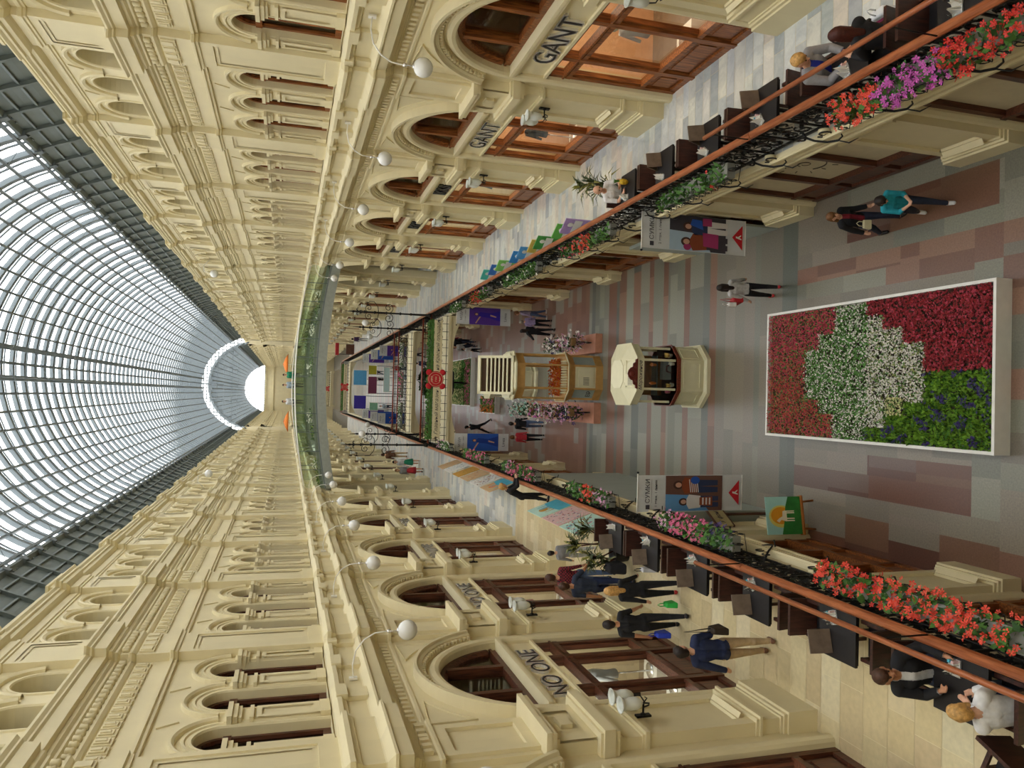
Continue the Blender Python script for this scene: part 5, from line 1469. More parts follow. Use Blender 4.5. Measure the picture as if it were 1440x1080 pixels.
for nm, pts in (('horse', [(-.14, .38), (-.1, .5), (-.16, .56), (-.12, .62), (-.06, .55), (-.02, .47), (.1, .46), (.12, .40), (.1, .36), (-.1, .36)]),):
    flat(nm, pts, mat('pale_horse_paint', 'efe3c4', .6, var=.03), .012)
for x in (-.12, -.07, .06, .1): flat('horse_leg', [(x-.012, .17), (x+.012, .17), (x+.014, .38), (x-.014, .38)], mat('pale_horse_paint', 'efe3c4'), .012)
t2 = t
mb = MB()
for x in (-.34, .34): mb.tube([(x, .06, 0-.42), (x*.7, .16, .7)], .025, 6)
mb.tube([(0, .45, -.42), (0, .16, .7)], .025, 6); mb.box(-.46, .46, -.05, .08, -.05, -.005); mb.build('easel', [mat('orange_pine', 'b06a30', .5, var=.1)], t)
t = thing('lettered_board', 'tall cream board with dark handwriting standing by the left shop front', 'sign', (-3.62, 17.0, 1.55), PI/2-.5)
mb = MB(); mb.box(-.5, .5, 0, .03, 0, .42); mb.build('panel', [mat('cream_board', 'b5a678', .6)], t)
mb = MB(); mb.box(-.53, .53, -.01, .04, -.03, 0); mb.box(-.53, .53, -.01, .04, .42, .45); mb.build('wooden_edge', [DWOOD], t)
mb = MB(); text_mesh(mb, 'У фонтана', .17, Matrix.Translation((0, -.006, .22)) @ frame((0, 0, 0), (1, 0, 0), (0, 0, 1)), .004, shear=.3); mb.build('lettering', [TXT], t)
mb = MB(); mb.box(-.03, .03, .03, .07, -1.55, .4); mb.build('post', [DWOOD], t)
def picture(L, rz, w, h, cols, lab, group, seed, style):
    """child's picture board leaning against the railing"""
    t = thing('picture_board', lab, 'picture', L, rz, group)
    T = Matrix.Rotation(-.34, 4, 'X'); rr = random.Random(seed)
    mb = MB(); mb.box(-w/2, w/2, 0, .02, 0, h, 0, T); mb.build('board', [cols[0]], t)
    mb = MB()
    def pp(pts, mi, d): mb.add([T @ Vector((p[0], -d, p[1])) for p in pts], [tuple(range(len(pts)))], mi)
    if style == 'dots':
        for i in range(70): x, z = rr.uniform(-w/2+.05, w/2-.05), rr.uniform(.1, h-.05); pp(ell(x, z, rr.uniform(.015, .04), rr.uniform(.015, .04), 7), rr.randrange(len(cols)-1), .004+.0001*i)
    elif style == 'sea':
        pp([(-w/2, 0), (w/2, 0), (w/2, h*.42), (0, h*.5), (-w/2, h*.4)], 0, .004); pp(ell(0, h*.68, .2, .14, 12), 1 if len(cols) > 2 else 0, .005)
        for i in range(6): x = rr.uniform(-w/3, w/3); pp([(x-.03, h*.45), (x+.03, h*.45), (x+.02, h*.75), (x-.02, h*.75)], rr.randrange(len(cols)-1), .006+.0002*i)
    else:
        for i in range(22):
            x, z = rr.uniform(-w/2+.12, w/2-.12), rr.uniform(.2, h-.15); a = rr.uniform(0, 6.28); l = rr.uniform(.06, .16)
            pp([(x, z), (x+.02*math.sin(a), z-.02*math.cos(a)), (x+l*math.cos(a), z+l*math.sin(a)), (x-.02*math.sin(a), z+.02*math.cos(a))], rr.randrange(len(cols)-1), .004+.0002*i)
    mb.build('painted_shapes', cols[1:], t)
PK_ = mat('pale_pink_paper', 'dcb8b4', .7, var=.04); MINT = mat('mint_paper', 'bfe0d2', .7, var=.04); TURQ = mat('turquoise_paint', '4fb0c8', .6, var=.06); SAND = mat('sand_paper', 'cfae84', .7, var=.05); OCH = mat('ochre_paint', 'c8963e', .6, var=.06)
GP = 'children pictures leaning on the left railing'
for Y, w, cols, lab, st in ((18.8, 1.35, [MINT, REDF, PURF, DREDF, TURQ], 'white and mint picture full of small red figures, nearest on the left railing', 'dots'),
        (20.25, 1.35, [PK_, DREDF, PURF, MINT], 'pink picture with dense dark scribbles on the left railing', 'dots'),
        (21.68, 1.3, [MINT, TURQ, OCH, TURQ], 'mint picture with a blue domed boat on the left railing', 'sea'),
        (27.6, 1.4, [SAND, TURQ, ORF], 'orange and turquoise picture, nearest of the farther group on the left railing', 'sea'),
        (29.3, 1.4, [WHITE, PURF, DREDF, OCH], 'white picture with small letters, second of the farther group', 'dots'),
        (31.1, 1.4, [SAND, DREDF, ORF], 'peach picture with red scrawl, third of the farther group', 'strokes'),
        (32.7, 1.3, [OCH, GRASS, SAND], 'ochre and green picture, fourth of the farther group', 'strokes'),
        (34.6, 1.3, [WHITE, TURQ, PURF], 'white picture with a big blue flower, fifth of the farther group', 'strokes'),
        (36.2, 1.3, [SAND, OCH, ORF], 'yellow picture, last of the farther group before the bridge', 'strokes')):
    picture((-3.96, Y, 4.1), PI/2+0, w, 1.0, cols, lab, GP, int(Y*7), st)
GQ = 'painted boards along the right railing'
for Y, c, lab in ((19.6, 'b59ad0', 'lilac'), (20.3, '6fc25a', 'bright green'), (22.0, '4a9a4a', 'dark green'), (22.6, 'd9c260', 'yellow'), (23.8, '5aa0dc', 'sky blue'), (24.6, '3f8fd8', 'blue'), (26.4, '86cf6a', 'light green'), (27.4, '3f78c8', 'deep blue'), (28.6, '58c8b8', 'turquoise')):
    t = thing('painted_board', f'{lab} painted wooden board standing on the right gallery floor by the railing', 'board', (3.86, Y, 4.1), -PI/2+.5, GQ)
    mb = MB(); mb.box(-.3, .3, -.015, .015, .12, 1.0); mb.build('board', [mat('board_'+lab.replace(' ', '_'), c, .5, var=.08)], t)
    mb = MB(); mb.box(-.26, .26, -.02, -.016, .5, .72); mb.ball((.08, -.017, .8), (.09, .006, .09), 8); mb.build('painted_shapes', [WHITE], t)
    for s in (-.25, .25):
        mb = MB(); mb.box(s-.015, s+.015, -.14, .14, 0, .12); mb.build('foot', [WHITE], t)
# ================================================================ CAFE FURNITURE
CHW = wood('dark_walnut', '2a1713', '4a2a22', .35); CUSH = mat('black_leather', '17171b', .4, var=.1)
def make_chair():
    t = thing('cafe_chair', '', 'chair')
    mb = MB(); mb.box(-.25, .25, -.24, .24, .40, .48); mb.box(-.23, .23, -.22, .22, .48, .50); mb.build('seat', [CUSH], t)
    mb = MB(); v = [(-.26, -.27, .44), (.26, -.27, .44), (.26, -.22, .44), (-.26, -.22, .44), (-.27, -.33, .92), (.27, -.33, .92), (.27, -.28, .92), (-.27, -.28, .92)]
    mb.add(v, [(0, 3, 2, 1), (4, 5, 6, 7), (0, 1, 5, 4), (1, 2, 6, 5), (2, 3, 7, 6), (3, 0, 4, 7)]); mb.build('backrest', [CHW], t)
    for x in (-.22, .22):
        for y in (-.22, .2):
            mb = MB(); mb.box(x-.022, x+.022, y-.022, y+.022, 0, .41); mb.build('leg', [CHW], t)
        mb = MB(); mb.box(x-.025+(.03 if x > 0 else -.03), x+.025+(.03 if x > 0 else -.03), -.25, .18, .62, .66); mb.box(x-.02+(.03 if x > 0 else -.03), x+.02+(.03 if x > 0 else -.03), .14, .18, .44, .62); mb.build('armrest', [CHW], t)
    return t
def make_table():
    t = thing('cafe_table', '', 'table')
    mb = MB(); mb.box(-.36, .36, -.36, .36, .72, .76); mb.box(-.34, .34, -.34, .34, .69, .72); mb.build('tabletop', [BLACK], t)
    mb = MB(); mb.tube([(0, 0, .04), (0, 0, .7)], .035, 8); mb.build('pedestal', [BLACK], t)
    mb = MB(); mb.box(-.25, .25, -.03, .03, 0, .04); mb.box(-.03, .03, -.25, .25, 0, .04); mb.build('foot', [BLACK], t)
    return t
def make_menu(c):
    t = thing('menu_card', '', 'menu')
    for s in (1, -1):
        M = Matrix.Rotation(s*.35, 4, 'X') @ Matrix.Translation((0, s*0, 0))
        mb = MB(); mb.box(-.16, .16, -.006, .006, 0, .3, 0, Matrix.Translation((0, -s*.1, 0)) @ Matrix.Rotation(-s*.33, 4, 'X')); mb.build('cover', [c], t)
    return t
def make_caddy(seed):
    rr = random.Random(seed)
    t = thing('napkin_caddy', '', 'caddy')
    mb = MB(); mb.box(-.1, .1, -.07, .07, 0, .02); mb.build('tray', [CHROME], t)
    for i in range(4):
        mb = MB(); M = Matrix.Translation((-.05+.035*i, .0, .02)) @ Matrix.Rotation(rr.uniform(-.4, .4), 4, 'X') @ Matrix.Rotation(rr.uniform(-.3, .3), 4, 'Y')
        mb.add([M @ Vector(p) for p in ((-.01, -.06, 0), (.01, -.06, 0), (.01, .06, 0), (-.01, .06, 0), (0, 0, .17))], [(0, 1, 4), (1, 2, 4), (2, 3, 4), (3, 0, 4), (3, 2, 1, 0)]); mb.build('napkin', [WHITE], t)
    for i, m in enumerate((PK_, TURQ)):
        mb = MB(); mb.box(.06, .09, -.05+.05*i, -.02+.05*i, .02, .1); mb.build('sugar_packet', [m], t)
    mb = MB(); mb.lathe([(.018, .02), (.022, .09), (.012, .1), (.0, .11)], 8, (-.08, .05, 0)); mb.build('salt_cellar', [KGLASS], t)
    return t
MENUM = mat('brown_menu_card', '6b5c50', .4, var=.15, scale=9)
ch0, tb0, mn0 = make_chair(), make_table(), make_menu(MENUM)
used = {}
def put(o, key, L, rz, lab, group):
    if key not in used:
        used[key] = 1; o.location = L; o.rotation_euler[2] = rz; o['label'] = lab; o['group'] = group; return o
    return dup(o, L, rz, lab, group)
TL = [6.85, 8.85, 10.75, 12.6, 14.5, 16.25]; TR = [6.95, 8.8, 10.8, 12.52, 14.24, 15.97]
for sd, ys in ((-1, TL), (1, TR)):
    for i, y in enumerate(ys):
        w_ = f'{ORD[i].replace("the nearest", "the first")} {side_name(sd)} gallery table'
        x = 3.98*sd
        put(tb0, 't', (x, y, 4.1), 0, f'square dark cafe table by the railing, {w_} from the front', 'cafe tables')
        for s, q in ((1, 'far'), (-1, 'near')):
            put(ch0, 'c', (x, y+s*.52, 4.1), PI if s > 0 else 0, f'dark wooden chair on the {q} side of {w_}', 'cafe chairs')
        c = make_caddy(i+10*(sd > 0)); c.location = (x-sd*.2, y+.05, 4.864); c.rotation_euler[2] = .3*i; c['label'] = f'white napkins and sugar caddy on {w_}'; c['group'] = 'napkin caddies'
        if not (sd > 0 and i in (1, 5)) and not (sd < 0 and i == 0):
            put(mn0, 'm', (x+sd*.16, y+.2, 4.868), .25, f'brown menu card standing open on {w_}', 'menu cards')
# ================================================================ PLANTS
def dracaena(L, lab, seed, s=1):
    t = thing('potted_plant', lab, 'plant', L)
    mb = MB(); mb.lathe([(.16, 0), (.22, .36), (.24, .38), (.2, .38), (.19, .34), (0, .33)], 16); mb.build('pot', [BLACK], t)
    rr = random.Random(seed); mb = MB()
    for st in range(4):
        b = Vector((rr.uniform(-.12, .12), rr.uniform(-.12, .12), .33)); top = b+Vector((rr.uniform(-.25, .25), rr.uniform(-.25, .25), rr.uniform(.25, .75)))*s
        mb.tube([b, top], .02, 5, 1)
        for i in range(26):
            a = rr.uniform(0, 6.28); e = rr.uniform(.1, 1.2); l = rr.uniform(.35, .6)*s
            d = Vector((math.cos(a)*math.cos(e), math.sin(a)*math.cos(e), math.sin(e))); u = Vector((-math.sin(a), math.cos(a), 0))*.03
            m = top+d*l*.55+Vector((0, 0, .04)); e2 = top+d*l-Vector((0, 0, .12*l/(.5)))
            k = rr.choice((0, 0, 2))
            mb.add([top, m-u, e2, m+u], [(0, 1, 2, 3)], k)
    mb.build('leaves', [mat('dark_sword_leaf', '39441f', .5, var=.2), DWOOD, mat('yellowish_sword_leaf', '7d7a34', .5, var=.2)], t)
dracaena((-4.4, 17.9, 4.1), 'tall spiky dracaena in a pot, first on the left gallery', 3, 1.0)
dracaena((-4.62, 17.2, 4.1), 'low drooping dracaena in a pot next to the left cafe tables', 4, .8)
dracaena((4.3, 17.5, 4.1), 'spiky plant in a pot behind the seated bald man', 5, 1.1)

# a chair pulled out at the very front of the left gallery
dup(ch0, (-4.75, 6.35, 4.1), 1.2, 'dark wooden chair pulled out into the walkway at the very front left', 'cafe chairs')
# ================================================================ FAR STAGE UNDER THE SECOND BRIDGE
def screen(x0, x1, z0, z1, Y, m, lab, legs=True):
    t = thing('display_screen', lab, 'screen', (0, Y, 0), 0, 'coloured screens on the far stage')
    mb = MB(); mb.box(x0, x1, 0, .06, z0, z1); mb.build('panel', [m], t)
    mb = MB()
    for a in (x0, x1): mb.box(a-.03, a+.03, -.01, .07, z0-.04, z1+.04)
    mb.box(x0, x1, -.01, .07, z1, z1+.04); mb.box(x0, x1, -.01, .07, z0-.04, z0); mb.build('frame', [WHITE], t)
    for a in (x0+.05, x1-.05):
        mb = MB(); mb.box(a-.03, a+.03, .0, .06, 0, z0-.04); mb.build('leg', [STEEL], t)
screen(.05, 1.6, 4.3, 5.6, 80, mat('sky_blue_screen', '5aa6d8', .5, var=.06), 'sky blue square screen on the far stage, right of the middle')
screen(-2.4, -1.0, 4.3, 5.5, 80, mat('indigo_screen', '3b2f9a', .5, var=.06), 'indigo square screen on the far stage, left of the middle')
screen(-.8, .95, 3.35, 4.2, 79, mat('plum_panel', '7a3a56', .5, var=.1), 'plum coloured panel under the two square screens')
screen(1.15, 2.1, 3.4, 4.2, 79, mat('olive_yellow_panel', 'a9a02a', .5, var=.1), 'olive yellow panel under the sky blue screen')
screen(-2.5, -1.7, 3.2, 4.0, 79, mat('mint_panel', '86b89a', .5, var=.1), 'mint panel under the indigo screen')
screen(-.6, 1.9, 2.2, 2.75, 78, mat('pale_aqua_panel', 'c4dedd', .5, var=.04), 'long pale aqua panel at the front of the far stage')
t = thing('stall', 'red awning stall at the far end of the right gallery', 'stall', (4.75, 99, 4.1))
mb = MB(); mb.box(-.6, .6, -.4, .4, 0, 1.0); mb.build('counter', [DWOOD], t)
mb = MB(); mb.box(-.75, .75, -.6, .6, 1.9, 2.3); mb.build('awning', [mat('red_awning', 'a8262a', .7, var=.1)], t)
for x in (-.65, .65):
    mb = MB(); mb.box(x-.03, x+.03, -.35, -.29, 0, 1.9); mb.build('post', [BLACK], t)
for x, q in ((1.35, 'right'), (-3.2, 'left')):
    z = 10.72-.62*(x/5.85)**2
    t = thing('parasol', f'orange parasol standing on the farther footbridge, {q} of its middle', 'parasol', (x, 63.6, z+.02))
    mb = MB(); mb.tube([(0, 0, 0), (0, 0, 1.75)], .025, 6); mb.build('pole', [WHITE], t)
    mb = MB(); mb.lathe([(.85, 1.42), (.5, 1.62), (.02, 1.8), (.5, 1.6), (.84, 1.41)], 12); mb.build('canopy', [mat('orange_canvas', 'dd7a2a', .8, var=.05)], t)
# ================================================================ IN THE SHOP WINDOWS
def mannequin(L, m, head, lab, rz=0):
    t = thing('mannequin', lab, 'mannequin', L, rz, 'mannequins in the shop windows')
    mb = MB(); mb.lathe([(.0, .78), (.15, .8), (.13, 1.0), (.19, 1.28), (.17, 1.38), (.05, 1.44)], 14, M=Matrix.Scale(.65, 4, (0, 1, 0))); mb.build('dressed_torso', [m], t)
    mb = MB(); mb.ball((0, 0, 1.58), (.085, .1, .12), 10); mb.build('head', [head], t)
    for s in (-1, 1):
        mb = MB(); mb.tube([(s*.2, 0, 1.34), (s*.26, .02, 1.08), (s*.24, .08, .86)], [.055, .045, .035], 8); mb.build('sleeve', [m], t)
    mb = MB(); mb.tube([(0, 0, .02), (0, 0, .8)], .02, 6); mb.lathe([(.17, 0), (.17, .02), (0, .025)], 14); mb.build('stand', [CHROME], t)
DKCL = mat('cloth_charcoal', '2f3238', .85); PALC = mat('cloth_pale_shirt', 'd0d6dc', .85)
for (sd, k, dy, m, hd, lab) in ((1, 1, .1, DKCL, mat('orange_wig', 'd98a3a', .7), 'mannequin in charcoal with an orange head in the second GANT window'), (1, 0, -.9, PALC, SHADE, 'mannequin in a pale shirt in the nearest GANT window'),
        (-1, 0, .2, PALC, SHADE, 'mannequin in a pale shirt in the nearest NO ONE window'), (-1, 0, -1.1, DKCL, SHADE, 'mannequin in charcoal at the near side of the nearest NO ONE window'), (-1, 1, .3, mat('cloth_rose', 'c06a86', .85), SHADE, 'mannequin in rose in the second NO ONE window'),
        (1, 2, 0, mat('cloth_sky', '8fb0cc', .85), SHADE, 'mannequin in pale blue in the third shop window on the right'), (1, 3, .2, PALC, SHADE, 'mannequin in a pale shirt in the fourth shop window on the right')):
    mannequin((sd*(6.05+.6), bay_y(k)+1.2+dy*.8, 4.52), m, hd, lab, PI/2)
    tag(MB().box(-.3, .3, -.3, .3, 0, .39).build('display_block', [WHITE], None, (sd*(6.05+.6), bay_y(k)+1.2+dy*.8, 4.125)), lab.replace('mannequin in ', 'white block under the ').replace('with an orange head ', '').replace('at the near side of', 'near side,'), 'plinth', 'display blocks in the shop windows')
for i in range(2):
    t = thing('framed_picture', f'black framed picture on the back wall of the nearest GANT shop, {("left", "right")[i]} one', 'picture', (6.05+2.57, bay_y(0)+.35-.75*i, 5.9), PI/2)
    mb = MB(); mb.box(-.32, .32, -.02, .02, -.26, .26); mb.build('picture_frame', [BLACK], t)
    mb = MB(); mb.box(-.26, .26, .021, .025, -.2, .2); mb.build('print', [PALC], t)
# ================================================================ PEOPLE
import numpy as np
def V3(*a): return np.array(a, float)
def rotx(a): c, s = math.cos(a), math.sin(a); return np.array([[1, 0, 0], [0, c, -s], [0, s, c]])
def roty(a): c, s = math.cos(a), math.sin(a); return np.array([[c, 0, s], [0, 1, 0], [-s, 0, c]])
def rotz_(a): c, s = math.cos(a), math.sin(a); return np.array([[c, -s, 0], [s, c, 0], [0, 0, 1]])
D2 = math.radians
def capsule(mb, a, b, ra, rb, n=12):
    a, b = Vector(a), Vector(b); d = b-a; L = max(d.length, 1e-5)
    Q = d.to_track_quat('Z', 'Y').to_matrix().to_4x4(); M = Matrix.Translation(a) @ Q
    prof = [(ra*math.sin(t), -ra*math.cos(t)) for t in (0.01, .5, 1.0, PI/2)]+[(rb*math.sin(t), L-rb*math.cos(t)) for t in (PI/2, 2.1, 2.6, PI-.01)]
    mb.lathe(prof, n, M=M)
def remesh(mb, vox, smooth=2):
    me = bpy.data.meshes.new('r'); me.from_pydata(mb.v, [], mb.f); o = bpy.data.objects.new('r', me); COL.objects.link(o)
    m = o.modifiers.new('a', 'REMESH'); m.mode = 'VOXEL'; m.voxel_size = vox
    if smooth: q = o.modifiers.new('b', 'SMOOTH'); q.iterations = smooth; q.factor = .5
    dg = bpy.context.evaluated_depsgraph_get(); r = bpy.data.meshes.new_from_object(o.evaluated_get(dg))
    bpy.data.objects.remove(o); bpy.data.meshes.remove(me)
    for p in r.polygons: p.use_smooth = True
    return r
SKIN = {'fair': mat('fair_skin', 'd9a88c', .6, var=.05, scale=20), 'tan': mat('tan_skin', 'c08a68', .6, var=.05, scale=20)}
def fab(name, c): return mat('cloth_'+name, c, .85, var=.1, scale=14, bump=.15)
HAIRM = {k: mat('hair_'+k, c, .6, var=.25, scale=30) for k, c in (('brown', '4a2f20'), ('dark', '241a15'), ('blond', 'c79a5a'), ('lightbrown', '7a5230'), ('red', '43190f'), ('grey', '8d8378'))}
def skeleton(H, sit=False, lean=0, turn=0, nod=0, legs=((12, 8), (-14, 14)), arms=((8, 8, 12), (-8, 8, 14)), head_turn=0, fem=False):
    """joints of a figure facing +y; angles in degrees. legs: (thigh forward, knee bend) left, right; arms: (forward, outward, elbow bend)"""
    k = H/1.75; J = {}
    hipz = .92*k if not sit else .595
    hw = .088*k
    pel = V3(0, 0, hipz)
    Rt = rotz_(D2(turn)) @ rotx(-D2(lean))
    up = lambda h, x=0, y=0: pel+Rt @ V3(x*k, y*k, h*k)
    J['pel'] = pel; J['waist'] = up(.16, 0, .0); J['chest'] = up(.36, 0, .01); J['neck0'] = up(.50, 0, 0); J['neck'] = up(.58, 0, .015)
    Rh = Rt @ rotz_(D2(head_turn)) @ rotx(-D2(nod))
    J['headR'] = Rh; J['head'] = J['neck']+Rh @ V3(0, .02*k, .125*k)
    sw = (.165 if fem else .19)*k
    for i, (sx, nm) in enumerate(((-1, 'L'), (1, 'R'))):
        J['sh'+nm] = up(.47, sx*sw/k)
        f, o, e = arms[i][:3]; inn = arms[i][3] if len(arms[i]) > 3 else 0
        Ra = Rt @ roty(-sx*D2(o)) @ rotx(D2(f))
        J['el'+nm] = J['sh'+nm]+Ra @ V3(0, 0, -.29*k)
        Rf = Ra @ rotz_(sx*D2(inn)) @ rotx(D2(e))
        J['wr'+nm] = J['el'+nm]+Rf @ V3(0, 0, -.25*k); J['handR'+nm] = Rf
        t, b = legs[i]
        J['hip'+nm] = pel+rotz_(D2(turn*.5)) @ V3(sx*hw, 0, -.02*k)
        Rl = rotx(D2(t)); J['kn'+nm] = J['hip'+nm]+Rl @ V3(sx*.01, 0, -.44*k)
        Rs = rotx(D2(t-b)); J['an'+nm] = J['kn'+nm]+Rs @ V3(0, 0, -.40*k); J['footR'+nm] = rotx(D2((t-b)*.6 if t-b < 0 else 0))
    return J, k
def person(label, L, rz, H=1.7, skin='fair', hair=('brown', 'short'), top=None, sleeve=1.0, bottom=None, blen=1.0, shoes=None, jacket=None, vox=.012, fem=False, skirt=None, group=None, fat=1.0, **pose):
    J, k = skeleton(H, fem=fem, **pose)
    B = []                              # (region, a, b, ra, rb)
    add = lambda r, a, b, ra, rb: B.append((r, a, b, ra*k, rb*k))
    cw = .9 if fem else 1.0
    for s in (-1, 1):
        o = V3(s*.055*k, 0, 0)
        add('hips', J['pel']+o+V3(0, -.01, 0), J['pel']+V3(s*.07*k, -.01, -.04*k), .105*fat, .10)
        add('torso', J['pel']+o, J['waist']+o*.75, .10*fat, .092*fat)
        add('torso', J['waist']+o*.8, J['chest']+o*1.35*cw, .095*fat, .112*cw*fat)
        add('torso', J['chest']+o*1.3*cw, J['neck0']*.75+J['chest']*.25+o*1.4*cw, .11*cw, .07)
    add('torso', J['chest'], J['neck0'], .11, .06); add('neck', J['neck0'], J['neck'], .058, .052)
    Rh = J['headR']; hc = J['head']
    add('head', hc+Rh @ V3(0, -.015*k, .035*k), hc+Rh @ V3(0, .0, .045*k), .095, .092)
    add('head', hc+Rh @ V3(0, .02*k, -.03*k), hc+Rh @ V3(0, .035*k, -.075*k), .075, .045)
    add('head', hc+Rh @ V3(0, .085*k, .0), hc+Rh @ V3(0, .105*k, -.025*k), .012, .017)
    for s in (-1, 1): add('head', hc+Rh @ V3(s*.088*k, -.01*k, .02*k), hc+Rh @ V3(s*.09*k, -.005*k, -.02*k), .017, .012)
    for sx, n in ((-1, 'L'), (1, 'R')):
        add('torso', J['neck0']*.55+J['sh'+n]*.45+V3(0, 0, .01), J['sh'+n], .06, .062)
        add('armU', J['sh'+n], J['el'+n], .058*fat, .042); add('armL', J['el'+n], J['wr'+n], .043, .030)
        R = J['handR'+n]; w = J['wr'+n]; q = lambda x, y, z: w+R @ V3(x*k, y*k, z*k)
        add('hand', q(0, .0, -.03), q(0, 0, -.075), .030, .032)
        if vox <= .013:
            for i in range(4):
                x = -.027+.018*i; ln = (.062, .075, .07, .055)[i]
                m = q(x, .012, -.095-ln*.5); add('hand', q(x, .0, -.085), m, .0115, .0105); add('hand', m, q(x, .03, -.09-ln), .0105, .009)
            add('hand', q(-sx*.03, .01, -.045), q(-sx*.05, .035, -.085), .013, .0105)
        else: add('hand', q(0, .0, -.08), q(0, .02, -.14), .03, .02)
        add('thigh', J['hip'+n], J['kn'+n], .092*(fat*.5+.5), .062); add('shin', J['kn'+n], J['an'+n], .062, .040)
        add('shin', J['kn'+n]*.7+J['an'+n]*.3+V3(0, -.015*k, 0), J['kn'+n]*.5+J['an'+n]*.5, .055, .045)
        Rf = J['footR'+n]; a = J['an'+n]
        add('foot', a+Rf @ V3(0, -.03*k, -.045*k), a+Rf @ V3(sx*.01, .13*k, -.06*k), .04, .032)
    mb = MB()
    for r, a, b, ra, rb in B: capsule(mb, a, b, ra, rb)
    me = remesh(mb, vox)
    n = len(me.vertices); co = np.empty(n*3); me.vertices.foreach_get('co', co); co = co.reshape(-1, 3)
    zmin = co[:, 2].min()
    me.materials.append(SKIN[skin])
    ob = bpy.data.objects.new('person', me); COL.objects.link(ob)
    ob.location = (L[0], L[1], L[2]-(zmin if not pose.get('sit') else 0)); ob.rotation_euler = (0, 0, rz)
    tag(ob, label, 'person', group)
    no = np.empty(n*3); me.vertices.foreach_get('normal', no); no = no.reshape(-1, 3)
    # nearest bone of every vertex
    best = np.full(n, 1e9); reg = np.zeros(n, int); tt = np.zeros(n); names = []
    for i, (r, a, b, ra, rb) in enumerate(B):
        d = b-a; l2 = max(d @ d, 1e-9); t = np.clip((co-a) @ d/l2, 0, 1); dist = np.linalg.norm(co-a-t[:, None]*d, axis=1)-(ra+(rb-ra)*t)
        m = dist < best; best[m] = dist[m]; reg[m] = i; tt[m] = t[m]
        names.append(r)
    names = np.array(names)[reg]
    polys = [tuple(p.vertices) for p in me.polygons]
    def garment(nm, mask, off, m):
        keep = [p for p in polys if all(mask[v] for v in p)]
        if not keep: return None
        ids = sorted({v for p in keep for v in p}); mp = {v: i for i, v in enumerate(ids)}
        g = MB(); nn = co[ids]+no[ids]*off
        g.add([tuple(x) for x in nn], [[mp[v] for v in p] for p in keep], 0, True)
        return g.build(nm, [m], ob)
    arm = np.isin(names, ['armU', 'armL'])
    sl = (names == 'armU') & (tt <= min(1, sleeve*2)) | (names == 'armL') & (tt <= max(0, sleeve*2-1)-.0) & (sleeve > .5)
    tors = (names == 'torso') | ((names == 'hips') & (co[:, 2] > J['pel'][2]-.02*k))
    low = J['pel'][2]-.10*k
    if top is not None: garment('shirt', tors | sl, .010, top)
    if jacket is not None:
        ax = (co-J['chest']); front = (np.abs(ax[:, 0]) < .05*k) & (no[:, 1] > .35)
        garment('jacket', (tors | (names == 'hips') | arm) & ~front, .022, jacket)
    if bottom is not None: garment('trousers', (names == 'hips') | ((names == 'torso') & (co[:, 2] < J['pel'][2]+.06*k)) | (names == 'thigh') | ((names == 'shin') & (tt <= blen)) if blen > .05 else (names == 'hips') | ((names == 'thigh') & (tt < .45)), .008 if top is None else .007, bottom)
    if shoes is not None: garment('shoes', (names == 'foot'), .009, shoes)
    if skirt is not None:
        g = MB(); c = J['pel']; g.lathe([(.13*k, .1*k), (.17*k, -.05*k), (.20*k, -.25*k), (.23*k, -.48*k), (.22*k, -.47*k), (.1*k, .05*k)], 18, tuple(c)); g.build('skirt', [skirt], ob)
    # hair
    hm, st = hair
    if st != 'bald':
        h = MB(); c = lambda x, y, z: hc+Rh @ V3(x*k, y*k, z*k)
        capsule(h, c(0, -.03, .055), c(0, .012, .075), .098*k, .088*k)
        if st in ('long', 'bob', 'short'): capsule(h, c(0, -.05, .05), c(0, -.055, -.02), .085*k, .075*k)
        if st == 'long':
            for s in (-1, 1): capsule(h, c(s*.06, -.03, .03), c(s*.07, -.04, -.14), .05*k, .035*k)
            capsule(h, c(0, -.07, .0), c(0, -.105, -.25), .075*k, .05*k)
        if st == 'bob':
            for s in (-1, 1): capsule(h, c(s*.065, -.02, .04), c(s*.075, -.005, -.08), .045*k, .03*k)
        if st == 'tail': capsule(h, c(0, -.1, .06), c(0, -.16, -.14), .04*k, .02*k)
        if st == 'cap': capsule(h, c(0, .05, .085), c(0, .13, .07), .06*k, .05*k)
        hme = remesh(h, max(vox, .012)); hme.materials.append(HAIRM[hm])
        ho = bpy.data.objects.new('cap' if st == 'cap' else 'hair', hme); COL.objects.link(ho); ho.parent = ob; KT.setdefault(ob.name, []).append(ho)
    if vox <= .013:
        for s in (-1, 1):
            e = MB(); e.ball(tuple(hc+Rh @ V3(s*.033*k, .082*k, .018*k)), .0115*k, 8); e.build('eye', [mat('dark_eye', '2a201c', .2, var=0)], ob)
            e = MB(); e.tube([tuple(hc+Rh @ V3(s*.018*k, .091*k, .038*k)), tuple(hc+Rh @ V3(s*.05*k, .08*k, .040*k))], .005*k, 4); e.build('eyebrow', [HAIRM['dark' if st == 'bald' else hm]], ob)
        e = MB(); e.tube([tuple(hc+Rh @ V3(-.024*k, .082*k, -.05*k)), tuple(hc+Rh @ V3(0, .09*k, -.052*k)), tuple(hc+Rh @ V3(.024*k, .082*k, -.05*k))], .006*k, 5); e.build('mouth', [mat('lip', 'a8645a', .5, var=0)], ob)
    return ob, J
BLK = fab('black', '1b1b1f'); NAVY = fab('navy', '222c4e'); DKJ = fab('dark_denim', '2c3448'); JEAN = fab('blue_denim', '56688a'); GREYC = fab('grey', '8e8d90'); WHT = fab('white', 'dcdcdc'); TEAL = fab('teal', '2496a8')
